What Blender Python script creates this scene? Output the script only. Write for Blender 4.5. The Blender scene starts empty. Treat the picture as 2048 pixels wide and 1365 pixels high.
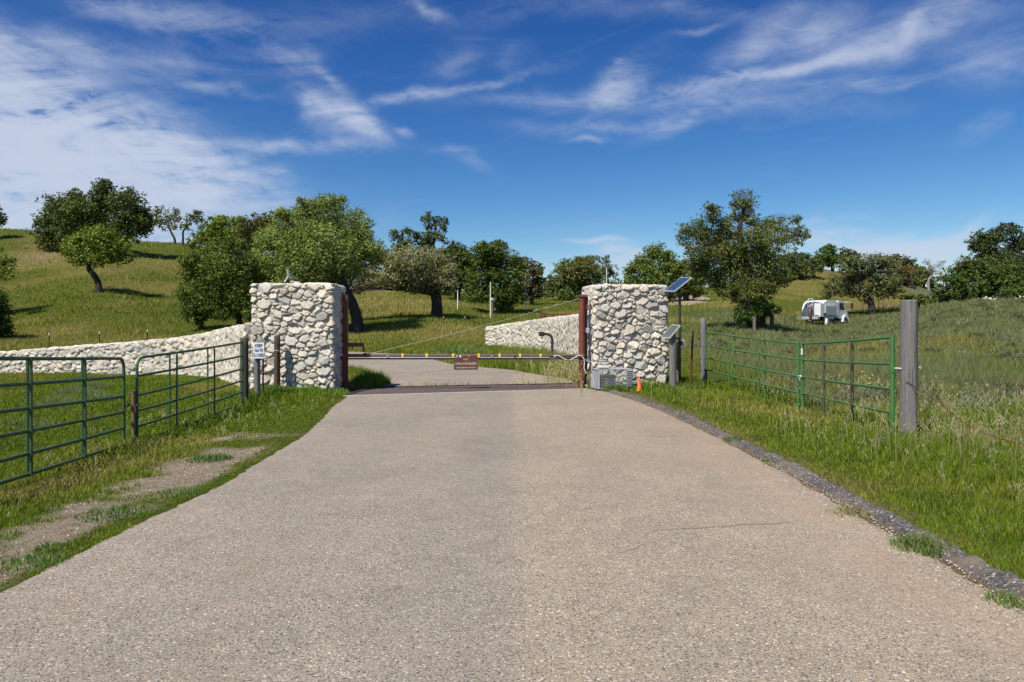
import bpy, math, random
import numpy as np
from mathutils import Vector, Matrix

# ------------------------------------------------------------------ camera, sky, sun, exposure
scene = bpy.context.scene
F = 1500.0; CX = 1024.0; HZ = 660.0; EYE = 1.6      # photo pixels: focal length, centre, horizon; eye height
cam_d = bpy.data.cameras.new("camera"); cam = bpy.data.objects.new("camera", cam_d)
scene.collection.objects.link(cam); scene.camera = cam
cam.location = (0, 0, EYE); cam.rotation_euler = (math.radians(90), 0, 0)
cam_d.sensor_width = 36; cam_d.lens = F / 2048 * 36
cam_d.shift_y = (HZ - 682.5) / 2048
cam_d.clip_start = 0.1; cam_d.clip_end = 3000
scene.view_settings.view_transform = 'Standard'; scene.view_settings.look = 'None'
scene.view_settings.exposure = 0.35; scene.view_settings.gamma = 1.0

SUNV = Vector((-0.47, -0.58, 1.0)).normalized()      # towards the sun
sun_d = bpy.data.lights.new("sun", 'SUN'); sun = bpy.data.objects.new("sun", sun_d)
scene.collection.objects.link(sun)
sun_d.energy = 5.0; sun_d.angle = math.radians(0.5); sun_d.color = (1.0, 0.94, 0.84)
sun.rotation_euler = SUNV.to_track_quat('Z', 'Y').to_euler()

world = bpy.data.worlds.new("World"); scene.world = world; world.use_nodes = True
wn = world.node_tree.nodes; wl = world.node_tree.links
for n in list(wn): wn.remove(n)
def W(t, **k):
    n = wn.new(t)
    for a, b in k.items(): setattr(n, a, b)
    return n
def wm(op, a, b=None, c=None, clamp=False):
    n = W('ShaderNodeMath', operation=op); n.use_clamp = clamp
    for i, v in enumerate((a, b, c)):
        if v is None: continue
        if isinstance(v, (int, float)): n.inputs[i].default_value = v
        else: wl.new(v, n.inputs[i])
    return n.outputs[0]
sky = W('ShaderNodeTexSky', sky_type='NISHITA'); sky.sun_disc = False
sky.sun_elevation = math.asin(SUNV.z); sky.sun_rotation = math.atan2(SUNV.x, SUNV.y)
sky.altitude = 400; sky.air_density = 1.0; sky.dust_density = 0.3; sky.ozone_density = 3.0
tc = W('ShaderNodeTexCoord'); sx = W('ShaderNodeSeparateXYZ'); wl.new(tc.outputs['Generated'], sx.inputs[0])
X_, Y_, Z_ = sx.outputs
az = wm('ARCTAN2', X_, Y_)
hyp = wm('SQRT', wm('ADD', wm('MULTIPLY', X_, X_), wm('MULTIPLY', Y_, Y_)))
el = wm('ARCTAN2', Z_, hyp)
def ang(px, py):
    return math.atan((px - CX) / F), math.atan((HZ - py) / math.hypot(F, px - CX))
comb = W('ShaderNodeCombineXYZ'); wl.new(az, comb.inputs[0]); wl.new(el, comb.inputs[1])
def wnoise(sxx, syy, rot, detail=6, rough=0.6, dist=0.0, off=0.0):
    m = W('ShaderNodeMapping'); wl.new(comb.outputs[0], m.inputs[0])
    m.inputs['Rotation'].default_value = (0, 0, math.radians(rot)); m.inputs['Location'].default_value = (off, off * .7, 0)
    m2 = W('ShaderNodeMapping'); wl.new(m.outputs[0], m2.inputs[0]); m2.inputs['Scale'].default_value = (sxx, syy, 1)
    n = W('ShaderNodeTexNoise'); wl.new(m2.outputs[0], n.inputs['Vector'])
    n.inputs['Scale'].default_value = 1; n.inputs['Detail'].default_value = detail
    n.inputs['Roughness'].default_value = rough; n.inputs['Distortion'].default_value = dist
    return n.outputs['Fac']
n1 = wnoise(7, 30, -8, 9, .62, 0.9, 3.1)
n2 = wnoise(28, 75, 14, 7, .6, 0.6, 7.7)
n3 = wnoise(4, 9, 20, 4, .5, 0.5, 1.3)
warp = W('ShaderNodeTexNoise'); wl.new(comb.outputs[0], warp.inputs['Vector']); warp.inputs['Scale'].default_value = 9; warp.inputs['Detail'].default_value = 5
wsep = W('ShaderNodeSeparateXYZ'); wl.new(warp.outputs['Color'], wsep.inputs[0])
azw = wm('ADD', az, wm('MULTIPLY', wm('SUBTRACT', wsep.outputs[0], .5), .11))
elw = wm('ADD', el, wm('MULTIPLY', wm('SUBTRACT', wsep.outputs[1], .5), .05))
# cirrus: px, py, radius x, radius y, tilt (deg, ccw), strength
CLOUDS = [
 (-60, 300, 340, 110, -16, 2.4), (150, 260, 230, 62, -20, 1.3), (350, 308, 130, 30, -14, 1.3), (390, 365, 90, 16, 5, .7), (-120, 420, 260, 90, 0, 1.3),
 (250, 310, 180, 60, -12, .5), (60, 80, 230, 22, 0, .55), (330, 25, 120, 22, -4, .55), (560, 60, 200, 30, 14, .14), (30, 150, 150, 40, -20, .5),
 (695, 228, 58, 20, -24, 1.3), (625, 198, 38, 18, -45, .55), (720, 258, 50, 14, -5, .6), (540, 284, 70, 11, -3, .8), (640, 285, 90, 10, 4, .4), (570, 112, 50, 18, 8, .5), (410, 172, 90, 8, 0, .35),
 (650, 148, 40, 12, -35, .4), (880, 180, 150, 9, 12, .6), (905, 115, 40, 22, 35, .2), (820, 258, 18, 6, 0, .6), (860, 15, 30, 10, -25, .4), (480, 415, 130, 22, -4, .42), (570, 352, 36, 6, 0, .4),
 (1240, 165, 58, 26, 28, .85), (1250, 118, 30, 10, 20, .75), (1380, 60, 34, 6, 10, .35), (1500, 95, 90, 32, 30, .48), (1540, 145, 190, 11, 5, .85), (1700, 85, 80, 30, 0, .28), (1650, 62, 60, 24, 12, .4),
 (1850, 45, 110, 34, 22, .22), (1830, 48, 22, 14, 50, .5), (1620, 135, 180, 18, 8, .2), (1700, 168, 130, 10, -2, .35), (1100, 200, 160, 16, 0, .22), (1250, 245, 180, 12, 2, .32), (1360, 232, 60, 12, 25, .36), (1450, 205, 180, 22, -6, .3), (1180, 275, 40, 5, 0, .4), (1950, 20, 90, 40, 10, .25), (1020, 110, 40, 20, 0, .15), (2000, 120, 60, 30, 0, .3), (1970, 240, 30, 14, 20, .3), (1100, 20, 200, 20, 6, .12), (1440, 20, 160, 16, -8, .2),
 (1620, 480, 60, 26, 12, .8), (1760, 500, 220, 17, -4, .85), (1900, 512, 150, 22, 3, .6), (1690, 469, 26, 3, -2, .7), (1928, 472, 34, 11, 38, .8), (1195, 487, 50, 5, -2, .6), (1250, 508, 40, 8, -6, .9), (1240, 535, 50, 22, 0, .9), (1660, 520, 200, 26, 0, .6), (930, 320, 60, 10, -20, .25), (740, 520, 60, 16, 0, .6), (1090, 540, 60, 16, 0, .35),
]
tot = None
for (px, py, rx, ry, rot, s) in CLOUDS:
    a0, e0 = ang(px, py); c, sn = math.cos(math.radians(rot)), math.sin(math.radians(rot))
    da = wm('SUBTRACT', azw, a0); de = wm('SUBTRACT', elw, e0)
    rxa, rya = rx / F, ry / F
    p = wm('MULTIPLY_ADD', da, c / rxa, wm('MULTIPLY', de, sn / rxa))
    q = wm('MULTIPLY_ADD', da, -sn / rya, wm('MULTIPLY', de, c / rya))
    r2 = wm('ADD', wm('MULTIPLY', p, p), wm('MULTIPLY', q, q))
    g = wm('MULTIPLY', wm('EXPONENT', wm('MULTIPLY', r2, -0.9)), s)
    tot = g if tot is None else wm('ADD', tot, g)
mixn = wm('ADD', wm('MULTIPLY', n1, .62), wm('ADD', wm('MULTIPLY', n2, .28), wm('MULTIPLY', n3, .25)))
tex = W('ShaderNodeMapRange'); tex.inputs['From Min'].default_value = .44; tex.inputs['From Max'].default_value = .72
tex.inputs['To Min'].default_value = .04; tex.inputs['To Max'].default_value = 1.5; wl.new(mixn, tex.inputs['Value'])
dens = wm('MULTIPLY', tot, tex.outputs[0])
veil = wm('MULTIPLY', wm('POWER', wm('MAXIMUM', wm('SUBTRACT', n1, .56), 0.0), 1.2), .35)
dens = wm('ADD', dens, veil)
dens = wm('SUBTRACT', 1.0, wm('EXPONENT', wm('MULTIPLY', dens, -1.15)))
skyk = W('ShaderNodeVectorMath', operation='SCALE'); wl.new(sky.outputs[0], skyk.inputs[0]); skyk.inputs['Scale'].default_value = 0.11
sr = W('ShaderNodeSeparateColor'); wl.new(skyk.outputs[0], sr.inputs[0]); hs = W('ShaderNodeCombineColor')
for i_, (g_, k_) in enumerate(((2.1, 1.3), (1.60, .90), (1.12, .79))):      # clear dry-air blue, deeper towards the zenith
    wl.new(wm('MULTIPLY', wm('POWER', sr.outputs[i_], g_), k_), hs.inputs[i_])
cm = W('ShaderNodeMixRGB'); wl.new(wm('MULTIPLY', dens, .92, clamp=True), cm.inputs[0]); wl.new(hs.outputs[0], cm.inputs[1]); cm.inputs[2].default_value = (.46, .51, .62, 1)
bg = W('ShaderNodeBackground'); wl.new(cm.outputs[0], bg.inputs[0]); bg.inputs[1].default_value = 1.0
wo = W('ShaderNodeOutputWorld'); wl.new(bg.outputs[0], wo.inputs[0])

# ------------------------------------------------------------------ helpers
rng = np.random.default_rng(7)
R = random.Random(11)
COL = scene.collection
def linkobj(name, me, parent=None, mat=None):
    o = bpy.data.objects.new(name, me); COL.objects.link(o)
    if parent is not None: o.parent = parent
    if mat is not None: me.materials.append(mat)
    return o
def tag(o, label=None, cat=None, group=None, kind=None):
    if label: o['label'] = label
    if cat: o['category'] = cat
    if group: o['group'] = group
    if kind: o['kind'] = kind
    return o
def thing(name, loc, label, cat, group=None, rz=0.0):
    o = bpy.data.objects.new(name, None); COL.objects.link(o); o.empty_display_size = .2
    o.location = loc; o.rotation_euler = (0, 0, rz)
    return tag(o, label, cat, group)
def np_mesh(name, V, loops, totals, col=None, smooth=False):
    me = bpy.data.meshes.new(name)
    V = np.ascontiguousarray(V, np.float32); loops = np.ascontiguousarray(loops, np.int32); totals = np.ascontiguousarray(totals, np.int32)
    me.vertices.add(len(V)); me.vertices.foreach_set('co', V.ravel())
    me.loops.add(len(loops)); me.loops.foreach_set('vertex_index', loops)
    me.polygons.add(len(totals)); st = np.concatenate(([0], np.cumsum(totals)[:-1])).astype(np.int32)
    me.polygons.foreach_set('loop_start', st); me.polygons.foreach_set('loop_total', totals)
    if smooth: me.polygons.foreach_set('use_smooth', np.ones(len(totals), bool))
    me.update(calc_edges=True)
    if col is not None:
        at = me.color_attributes.new('Col', 'FLOAT_COLOR', 'POINT')
        c4 = np.ones((len(V), 4), np.float32); c4[:, :3] = col
        at.data.foreach_set('color', c4.ravel())
    return me
def grid_faces(nu, nv, wrap=False):
    i = np.arange(nu if wrap else nu - 1)[:, None]; j = np.arange(nv - 1)[None, :]
    i2 = (i + 1) % nu
    f = np.stack([i * nv + j, i2 * nv + j, i2 * nv + j + 1, i * nv + j + 1], -1).reshape(-1, 4)
    return f
class MB:
    def __init__(s): s.v = []; s.f = []
    def add(s, vs, fs):
        b = len(s.v); s.v += [tuple(v) for v in vs]; s.f += [tuple(b + i for i in f) for f in fs]; return s
    def box(s, c, size, rz=0, rot=None, bevel=0.0):
        hx, hy, hz = [k / 2 for k in size]; M = rot if rot is not None else Matrix.Rotation(rz, 3, 'Z'); c = Vector(c)
        if bevel <= 0:
            vs = [(x, y, z) for x in (-hx, hx) for y in (-hy, hy) for z in (-hz, hz)]
            fs = [(0, 1, 3, 2), (4, 6, 7, 5), (0, 4, 5, 1), (2, 3, 7, 6), (0, 2, 6, 4), (1, 5, 7, 3)]
        else:
            b = min(bevel, hx * .9, hy * .9, hz * .9); vs = []; fs = []
            ring = [(-hx + b, -hy), (hx - b, -hy), (hx, -hy + b), (hx, hy - b), (hx - b, hy), (-hx + b, hy), (-hx, hy - b), (-hx, -hy + b)]
            inn = [(x * (hx - b) / hx, y * (hy - b) / hy) for x, y in ring]
            for rr, z in ((inn, -hz), (ring, -hz + b), (ring, hz - b), (inn, hz)): vs += [(x, y, z) for x, y in rr]
            for k in range(3):
                for i in range(8): j = (i + 1) % 8; fs.append((k * 8 + i, k * 8 + j, k * 8 + 8 + j, k * 8 + 8 + i))
            fs.append(tuple(range(7, -1, -1))); fs.append(tuple(range(24, 32)))
        return s.add([tuple(c + M @ Vector(v)) for v in vs], fs)
    def tube(s, pts, r, n=8, caps=True):
        pts = [Vector(p) for p in pts]; m = len(pts)
        rs = r if isinstance(r, (list, tuple)) else [r] * m
        t0 = (pts[1] - pts[0]).normalized(); up = Vector((0, 0, 1)) if abs(t0.z) < .9 else Vector((1, 0, 0))
        nrm = t0.cross(up).normalized(); vs = []; fs = []
        for i, p in enumerate(pts):
            t = (pts[min(i + 1, m - 1)] - pts[max(i - 1, 0)]).normalized()
            nrm = (nrm - t * nrm.dot(t)).normalized(); bn = t.cross(nrm)
            for k in range(n):
                a = 2 * math.pi * k / n; vs.append(p + (nrm * math.cos(a) + bn * math.sin(a)) * rs[i])
        for i in range(m - 1):
            for k in range(n):
                k2 = (k + 1) % n; fs.append((i * n + k, i * n + k2, (i + 1) * n + k2, (i + 1) * n + k))
        if caps: fs.append(tuple(range(n - 1, -1, -1))); fs.append(tuple(range((m - 1) * n, m * n)))
        return s.add(vs, fs)
    def lathe(s, c, prof, n=16):
        c = Vector(c); vs = []; fs = []
        for r_, z in prof:
            for k in range(n): a = 2 * math.pi * k / n; vs.append(c + Vector((r_ * math.cos(a), r_ * math.sin(a), z)))
        for i in range(len(prof) - 1):
            for k in range(n): k2 = (k + 1) % n; fs.append((i * n + k, i * n + k2, (i + 1) * n + k2, (i + 1) * n + k))
        fs.append(tuple(range(n - 1, -1, -1))); fs.append(tuple(range((len(prof) - 1) * n, len(prof) * n)))
        return s.add(vs, fs)
    def prism(s, poly, a0, a1, axis='y', M=None, c=(0, 0, 0)):
        n = len(poly); c = Vector(c); vs = []
        for a in (a0, a1):
            for (p, q) in poly:
                v = Vector((p, a, q)) if axis == 'y' else (Vector((a, p, q)) if axis == 'x' else Vector((p, q, a)))
                vs.append(c + (M @ v if M else v))
        fs = [(i, (i + 1) % n, n + (i + 1) % n, n + i) for i in range(n)] + [tuple(range(n - 1, -1, -1)), tuple(range(n, 2 * n))]
        return s.add(vs, fs)
    def build(s, name, mat, parent=None, origin=None, smooth=False, sharp=40):
        me = bpy.data.meshes.new(name); o0 = Vector(origin) if origin is not None else (Vector(parent.matrix_basis.translation) if False else Vector((0, 0, 0)))
        me.from_pydata([tuple(Vector(v) - o0) for v in s.v], [], s.f); me.update()
        import bmesh
        bm = bmesh.new(); bm.from_mesh(me); bmesh.ops.recalc_face_normals(bm, faces=bm.faces)
        if smooth:
            for f in bm.faces: f.smooth = True
            for e in bm.edges:
                if len(e.link_faces) == 2 and e.calc_face_angle(0) > math.radians(sharp): e.smooth = False
        bm.to_mesh(me); bm.free()
        return linkobj(name, me, parent, mat)

def hash2(ix, iy, seed=0):
    h = (ix.astype(np.int64) * 374761393 + iy.astype(np.int64) * 668265263 + seed * 974634777) & 0xffffffff
    h = ((h ^ (h >> 13)) * 1274126177) & 0xffffffff
    return ((h ^ (h >> 16)) & 0xffff) / 65535.0
def vnoise(x, y, seed=0):
    x = np.asarray(x, float); y = np.asarray(y, float)
    ix = np.floor(x); iy = np.floor(y); fx = x - ix; fy = y - iy
    fx = fx * fx * (3 - 2 * fx); fy = fy * fy * (3 - 2 * fy)
    a = hash2(ix, iy, seed); b = hash2(ix + 1, iy, seed); c = hash2(ix, iy + 1, seed); d = hash2(ix + 1, iy + 1, seed)
    return (a * (1 - fx) + b * fx) * (1 - fy) + (c * (1 - fx) + d * fx) * fy
def fbm(x, y, seed=0, o=4):
    s = 0; a = .5; t = 0
    for k in range(o): s = s + a * vnoise(x * 2 ** k, y * 2 ** k, seed + k); t += a; a *= .5
    return s / t
def sst(x, a, b): t = np.clip((np.asarray(x, float) - a) / (b - a), 0, 1); return t * t * (3 - 2 * t)

# ------------------------------------------------------------------ terrain
TD = np.array([18, 22, 28, 35, 45, 60, 80, 100, 125, 160, 220, 400], float)
TP = [
(-600, [793,768,745,712,672,610,535,475,430,440,470,560]),
(0,    [793,768,745,715,680,626,560,505,460,470,495,560]),
(200,  [793,768,745,716,682,603,545,503,479,490,520,580]),
(350,  [793,768,745,715,680,615,560,518,487,496,530,590]),
(500,  [793,768,745,713,680,632,590,550,525,530,560,600]),
(700,  [793,768,743,716,685,645,608,588,572,575,600,620]),
(870,  [793,768,743,716,690,636,606,588,577,580,600,620]),
(1000, [793,768,743,718,692,650,622,605,595,598,610,625]),
(1150, [793,768,744,720,691,650,622,605,592,590,600,620]),
(1300, [793,768,744,719,691,655,630,612,596,588,600,620]),
(1400, [793,768,744,717,690,658,632,607,588,575,590,620]),
(1500, [793,769,747,721,692,655,632,602,576,560,580,610]),
(1620, [793,769,748,722,694,670,650,610,570,536,560,600]),
(1700, [793,767,744,718,690,664,650,610,576,545,565,610]),
(1800, [793,764,734,704,672,640,634,604,580,562,590,620]),
(1870, [793,763,730,695,655,616,628,616,598,578,600,620]),
(1950, [793,760,724,686,645,609,616,611,606,604,610,620]),
(2048, [793,758,720,680,640,605,610,607,604,602,610,620]),
(2600, [793,752,706,664,620,590,596,596,596,596,606,620]),
]
TU = np.array([t[0] for t in TP], float)
TZ = np.array([[EYE + (HZ - p) / F * d for p, d in zip(t[1], TD)] for t in TP])
def cr(p0, p1, p2, p3, t):
    return .5 * (2 * p1 + (p2 - p0) * t + (2 * p0 - 5 * p1 + 4 * p2 - p3) * t * t + (3 * p1 - p0 - 3 * p2 + p3) * t ** 3)
LD = np.log(TD)
def T(X, Y):
    X = np.asarray(X, float); Y = np.asarray(Y, float); X, Y = np.broadcast_arrays(X, Y)
    d = np.clip(Y, 18.0, 399.0); px = np.clip(CX + F * X / d, -599, 2599)
    ui = np.clip(np.searchsorted(TU, px) - 1, 0, len(TU) - 2); ut = (px - TU[ui]) / (TU[ui + 1] - TU[ui]); ut = ut * ut * (3 - 2 * ut)
    ld = np.log(d); di = np.clip(np.searchsorted(LD, ld) - 1, 0, len(LD) - 2); dt = (d - TD[di]) / (TD[di + 1] - TD[di])
    n = len(LD)
    def row(u):
        return cr(TZ[u, np.maximum(di - 1, 0)], TZ[u, di], TZ[u, di + 1], TZ[u, np.minimum(di + 2, n - 1)], dt)
    z = row(ui) * (1 - ut) + row(ui + 1) * ut
    z = z * sst(Y, 18, 23)
    far = sst(Y, 26, 50)
    z = z + far * ((fbm(X / 9, Y / 9, 3) - .5) * .5 + (fbm(X / 2.2, Y / 2.2, 5, 2) - .5) * .16)
    z = z - .22 * np.exp(-((X + 6.6) / 2.6) ** 2 - ((Y - 10.2) / 5.2) ** 4) * sst(-X, 3.8, 5.3)
    z = z - .15 * np.exp(-((X - 6.2) / 1.7) ** 2 - ((Y - 16.2) / 2.6) ** 2) * sst(X, 3.8, 5.2)
    off = sst(np.abs(X), 3.6, 6) * sst(Y, 3, 9) + far * .0
    z = z + np.clip(off, 0, 1) * (fbm(X / 1.1, Y / 1.1, 9, 3) - .5) * .10
    return z
def Tz(x, y): return float(T(x, y))
def P(px, py, d): return Vector(((px - CX) / F * d, d, EYE + (HZ - py) / F * d))
def G(px, py, dmin=18.0):
    """first ground depth along the column px at or above the picture row py"""
    ds = np.exp(np.linspace(math.log(dmin), math.log(250), 500)); xs = (px - CX) / F * ds
    pys = HZ - (T(xs, ds) - EYE) / ds * F
    k = np.argmax(pys <= py) if (pys <= py).any() else len(ds) - 1
    d = float(ds[k]); return Vector(((px - CX) / F * d, d, Tz((px - CX) / F * d, d)))
def onground(px, d): x = (px - CX) / F * d; return Vector((x, d, Tz(x, d)))

# outlines on the ground
LEFT = np.array([(-3.2, -10), (-3.2, 0), (-3.17, 4.65), (-3.19, 5.0), (-3.17, 5.47), (-3.15, 6.03), (-3.1, 6.7), (-3.05, 7.7), (-3.12, 9.2), (-3.2, 11.3), (-3.5, 13.6), (-3.78, 15.5), (-4.0, 17.9)])
RIGHT = np.array([(3.0, -10), (3.0, 0), (2.98, 4.3), (3.05, 6.7), (3.1, 8.3), (3.1, 10.4), (3.08, 12.0), (3.02, 14.7), (2.8, 17.2), (2.55, 19.0), (2.25, 20.25)])
BACK_R = [(2.3, 22.05), (1.75, 24.6), (.1, 28.6), (-2.5, 31.6), (-3.7, 34.5), (-5.0, 38.6), (-12, 39.5), (-30, 38)]
BACK_L = [(-3.75, 20.65), (-4.25, 23.4), (-5.0, 26.6), (-6.2, 29.2), (-8.5, 31.2), (-12, 32.6), (-18, 33.2), (-32, 32)]
GUARD = [(-4.05, 17.95), (2.3, 20.2), (2.35, 22.0), (-3.8, 20.6)]
def in_poly(X, Y, poly):
    X = np.asarray(X, float); Y = np.asarray(Y, float); ins = np.zeros(np.broadcast(X, Y).shape, bool); n = len(poly)
    for i in range(n):
        x1, y1 = poly[i]; x2, y2 = poly[(i + 1) % n]
        c = ((y1 > Y) != (y2 > Y)) & (X < (x2 - x1) * (Y - y1) / (y2 - y1 + 1e-12) + x1); ins ^= c
    return ins
def on_road(X, Y, m=0.0):
    xl = np.interp(Y, LEFT[:, 1], LEFT[:, 0]) + m; xr = np.interp(Y, RIGHT[:, 1], RIGHT[:, 0]) - m
    ye = 17.95 + (X + 4.05) * (2.25 / 6.35)
    a = (X > xl) & (X < xr) & (Y < ye)
    b = in_poly(X, Y, BACK_R + BACK_L[::-1]); g = in_poly(X, Y, GUARD)
    return a | b | g

# ------------------------------------------------------------------ materials
def newmat(name):
    m = bpy.data.materials.new(name); m.use_nodes = True; nt = m.node_tree
    for n in list(nt.nodes): nt.nodes.remove(n)
    out = nt.nodes.new('ShaderNodeOutputMaterial'); b = nt.nodes.new('ShaderNodeBsdfPrincipled'); nt.links.new(b.outputs[0], out.inputs[0])
    return m, nt, b, out
def N(nt, t, inp=None, **k):
    n = nt.nodes.new(t)
    for a, b in k.items(): setattr(n, a, b)
    for a, b in (inp or {}).items():
        if hasattr(b, 'is_output') or isinstance(b, bpy.types.NodeSocket): nt.links.new(b, n.inputs[a])
        else: n.inputs[a].default_value = b
    return n
def ramp(nt, fac, stops):
    n = nt.nodes.new('ShaderNodeValToRGB'); nt.links.new(fac, n.inputs[0]); e = n.color_ramp.elements
    while len(e) < len(stops): e.new(.5)
    for el_, (p, c) in zip(e, stops): el_.position = p; el_.color = (*c, 1) if len(c) == 3 else c
    return n.outputs[0]
def mix(nt, fac, a, b, bt='MIX'):
    n = nt.nodes.new('ShaderNodeMixRGB'); n.blend_type = bt
    for i, v in enumerate((fac, a, b)):
        if isinstance(v, bpy.types.NodeSocket): nt.links.new(v, n.inputs[i])
        elif i == 0: n.inputs[0].default_value = v
        else: n.inputs[i].default_value = (*v, 1)
    return n.outputs[0]
def objco(nt): return nt.nodes.new('ShaderNodeTexCoord').outputs['Object']
def noise(nt, vec, scale, detail=5, rough=.55, dist=0):
    return N(nt, 'ShaderNodeTexNoise', {'Vector': vec, 'Scale': scale, 'Detail': detail, 'Roughness': rough, 'Distortion': dist}).outputs['Fac']
def bump(nt, b, h, strength=.3, dist=.01):
    n = N(nt, 'ShaderNodeBump', {'Height': h, 'Strength': strength, 'Distance': dist}); nt.links.new(n.outputs[0], b.inputs['Normal'])
def simple(name, c1, c2=None, rough=.6, metal=0.0, scale=6.0, stretch=(1, 1, 1), bs=.15, bd=.004, stain=None, stain_at=(.6, .7)):
    m, nt, b, o = newmat(name); co = objco(nt)
    mp = N(nt, 'ShaderNodeMapping', {'Vector': co, 'Scale': stretch}).outputs[0]
    f = noise(nt, mp, scale, 6, .6)
    col = ramp(nt, f, [(.3, c1), (.7, c2 or c1)])
    if stain:
        f2 = noise(nt, mp, scale * .45, 7, .65, .4); k = ramp(nt, f2, [(stain_at[0], (0, 0, 0)), (stain_at[1], (1, 1, 1))]); col = mix(nt, k, col, stain)
    nt.links.new(col, b.inputs['Base Color']); b.inputs['Roughness'].default_value = rough; b.inputs['Metallic'].default_value = metal
    bump(nt, b, noise(nt, mp, scale * 5, 4, .6), bs, bd)
    return m
M = {}
M['green'] = simple('green_paint', (.045, .135, .035), (.065, .18, .05), .42, 0, 5, stain=(.11, .10, .05), stain_at=(.58, .72))
M['green_worn'] = simple('worn_green_paint', (.028, .070, .024), (.05, .11, .04), .5, 0, 5, stain=(.12, .06, .035), stain_at=(.6, .78))
M['rusty_rail'] = simple('rusty_yellowed_pipe', (.14, .12, .04), (.20, .09, .04), .75, 0, 8)
M['rust'] = simple('red_rust_steel', (.13, .030, .019), (.19, .048, .028), .65, 0, 7, stain=(.10, .035, .02), stain_at=(.55, .75))
M['rust_dark'] = simple('dark_rust_steel', (.07, .035, .03), (.12, .06, .05), .6, 0, 6)
M['guard'] = simple('worn_dark_grating_steel', (.075, .052, .046), (.115, .085, .075), .6, 0, 5)
M['arm'] = simple('brown_painted_pipe', (.10, .055, .05), (.15, .085, .075), .5, 0, 4)
M['steel_cable'] = simple('dull_steel_cable', (.20, .20, .18), (.34, .34, .31), .5, .3, 30)
M['galv'] = simple('galvanised_steel', (.42, .44, .46), (.58, .6, .62), .4, .55, 14)
M['white'] = simple('white_painted_metal', (.72, .72, .70), (.8, .8, .78), .4, 0, 4, stain=(.5, .46, .4), stain_at=(.66, .85))
M['wire_white'] = simple('pale_cable_jacket', (.66, .65, .6), (.75, .74, .7), .5)
M['yellow'] = simple('yellow_reflector', (.85, .55, .01), (.9, .62, .02), .4)
M['black'] = simple('black_steel', (.02, .018, .018), (.04, .035, .03), .5, 0, 8, stain=(.08, .04, .025), stain_at=(.6, .75))
M['orange'] = simple('orange_plastic', (.9, .13, .02), (.95, .17, .03), .45, 0, 5)
M['concrete'] = simple('concrete_lip', (.45, .43, .4), (.6, .58, .54), .85, 0, 12)
M['glass_dark'] = simple('dark_window', (.015, .02, .025), (.03, .035, .04), .08)
M['tyre'] = simple('tyre_rubber', (.02, .02, .02), (.03, .03, .03), .85)
M['grey_metal'] = simple('grey_painted_steel', (.30, .31, .33), (.38, .39, .41), .5, 0, 5)
M['greyblue'] = simple('grime_streaked_grey_door', (.025, .035, .05), (.08, .10, .13), .6, 0, 2.6, stain=(.42, .45, .5), stain_at=(.60, .66))
M['truck_white'] = simple('dusty_white_truck_paint', (.62, .62, .60), (.74, .74, .73), .45, 0, 1.6, stain=(.30, .27, .23), stain_at=(.60, .74))
M['cell_grey'] = simple('grey_solar_film', (.07, .08, .085), (.10, .11, .115), .35, 0, 3)
M['red'] = simple('red_lens', (.5, .02, .02), None, .3)
M['cell'] = None
M['sign_white'] = simple('white_sign_face', (.66, .70, .80), (.74, .78, .86), .45, 0, 6)
M['sign_ink'] = simple('dark_sign_ink', (.02, .03, .08), None, .5)
M['sign_brown'] = simple('brown_sign_face', (.085, .032, .022), (.13, .045, .03), .6, 0, 5)
M['ink_tan'] = simple('faded_sign_lettering', (.45, .36, .25), (.62, .55, .45), .6)
M['ink_yellow'] = simple('yellowed_sign_lettering', (.4, .33, .05), (.5, .4, .1), .6)
def wood(name, a, b_, c, sc=1.0):
    m, nt, b, o = newmat(name); co = objco(nt)
    mp = N(nt, 'ShaderNodeMapping', {'Vector': co, 'Scale': (16 * sc, 16 * sc, .9 * sc)}).outputs[0]
    f = noise(nt, mp, 1.6, 9, .7, .5); col = ramp(nt, f, [(.28, a), (.5, b_), (.72, c)])
    mp2 = N(nt, 'ShaderNodeMapping', {'Vector': co, 'Scale': (55, 55, 1.3)}).outputs[0]
    cr_ = noise(nt, mp2, 1.0, 4, .6); k = ramp(nt, cr_, [(.30, (1, 1, 1)), (.40, (0, 0, 0))]); col = mix(nt, k, col, tuple(x * .35 for x in a))
    f3 = noise(nt, co, 60, 3); col = mix(nt, .25, col, ramp(nt, f3, [(.35, tuple(x * .5 for x in a)), (.65, tuple(min(1, x * 1.2) for x in c))]))
    nt.links.new(col, b.inputs['Base Color']); b.inputs['Roughness'].default_value = .9
    h = N(nt, 'ShaderNodeMath', {0: f, 1: k}, operation='SUBTRACT'); bump(nt, b, h.outputs[0], .8, .02)
    return m
M['wood'] = wood('weathered_grey_wood', (.095, .09, .085), (.16, .155, .145), (.25, .24, .225))
M['wood_dark'] = wood('dark_treated_wood', (.03, .028, .022), (.055, .05, .035), (.09, .08, .06))
M['wood_brown'] = wood('brown_weathered_wood', (.09, .065, .05), (.15, .11, .085), (.22, .18, .14))
# solar cells
m, nt, b, o = newmat('solar_cells'); co = objco(nt)
br = N(nt, 'ShaderNodeTexBrick', {'Vector': co, 'Color1': (.018, .045, .11, 1), 'Color2': (.025, .055, .125, 1), 'Mortar': (.14, .17, .22, 1), 'Scale': 9.0, 'Mortar Size': .012, 'Brick Width': .9, 'Row Height': .9}, offset=0.0)
nt.links.new(br.outputs[0], b.inputs['Base Color']); b.inputs['Roughness'].default_value = .35; b.inputs['Specular IOR Level'].default_value = .25; M['cell'] = m
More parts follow.
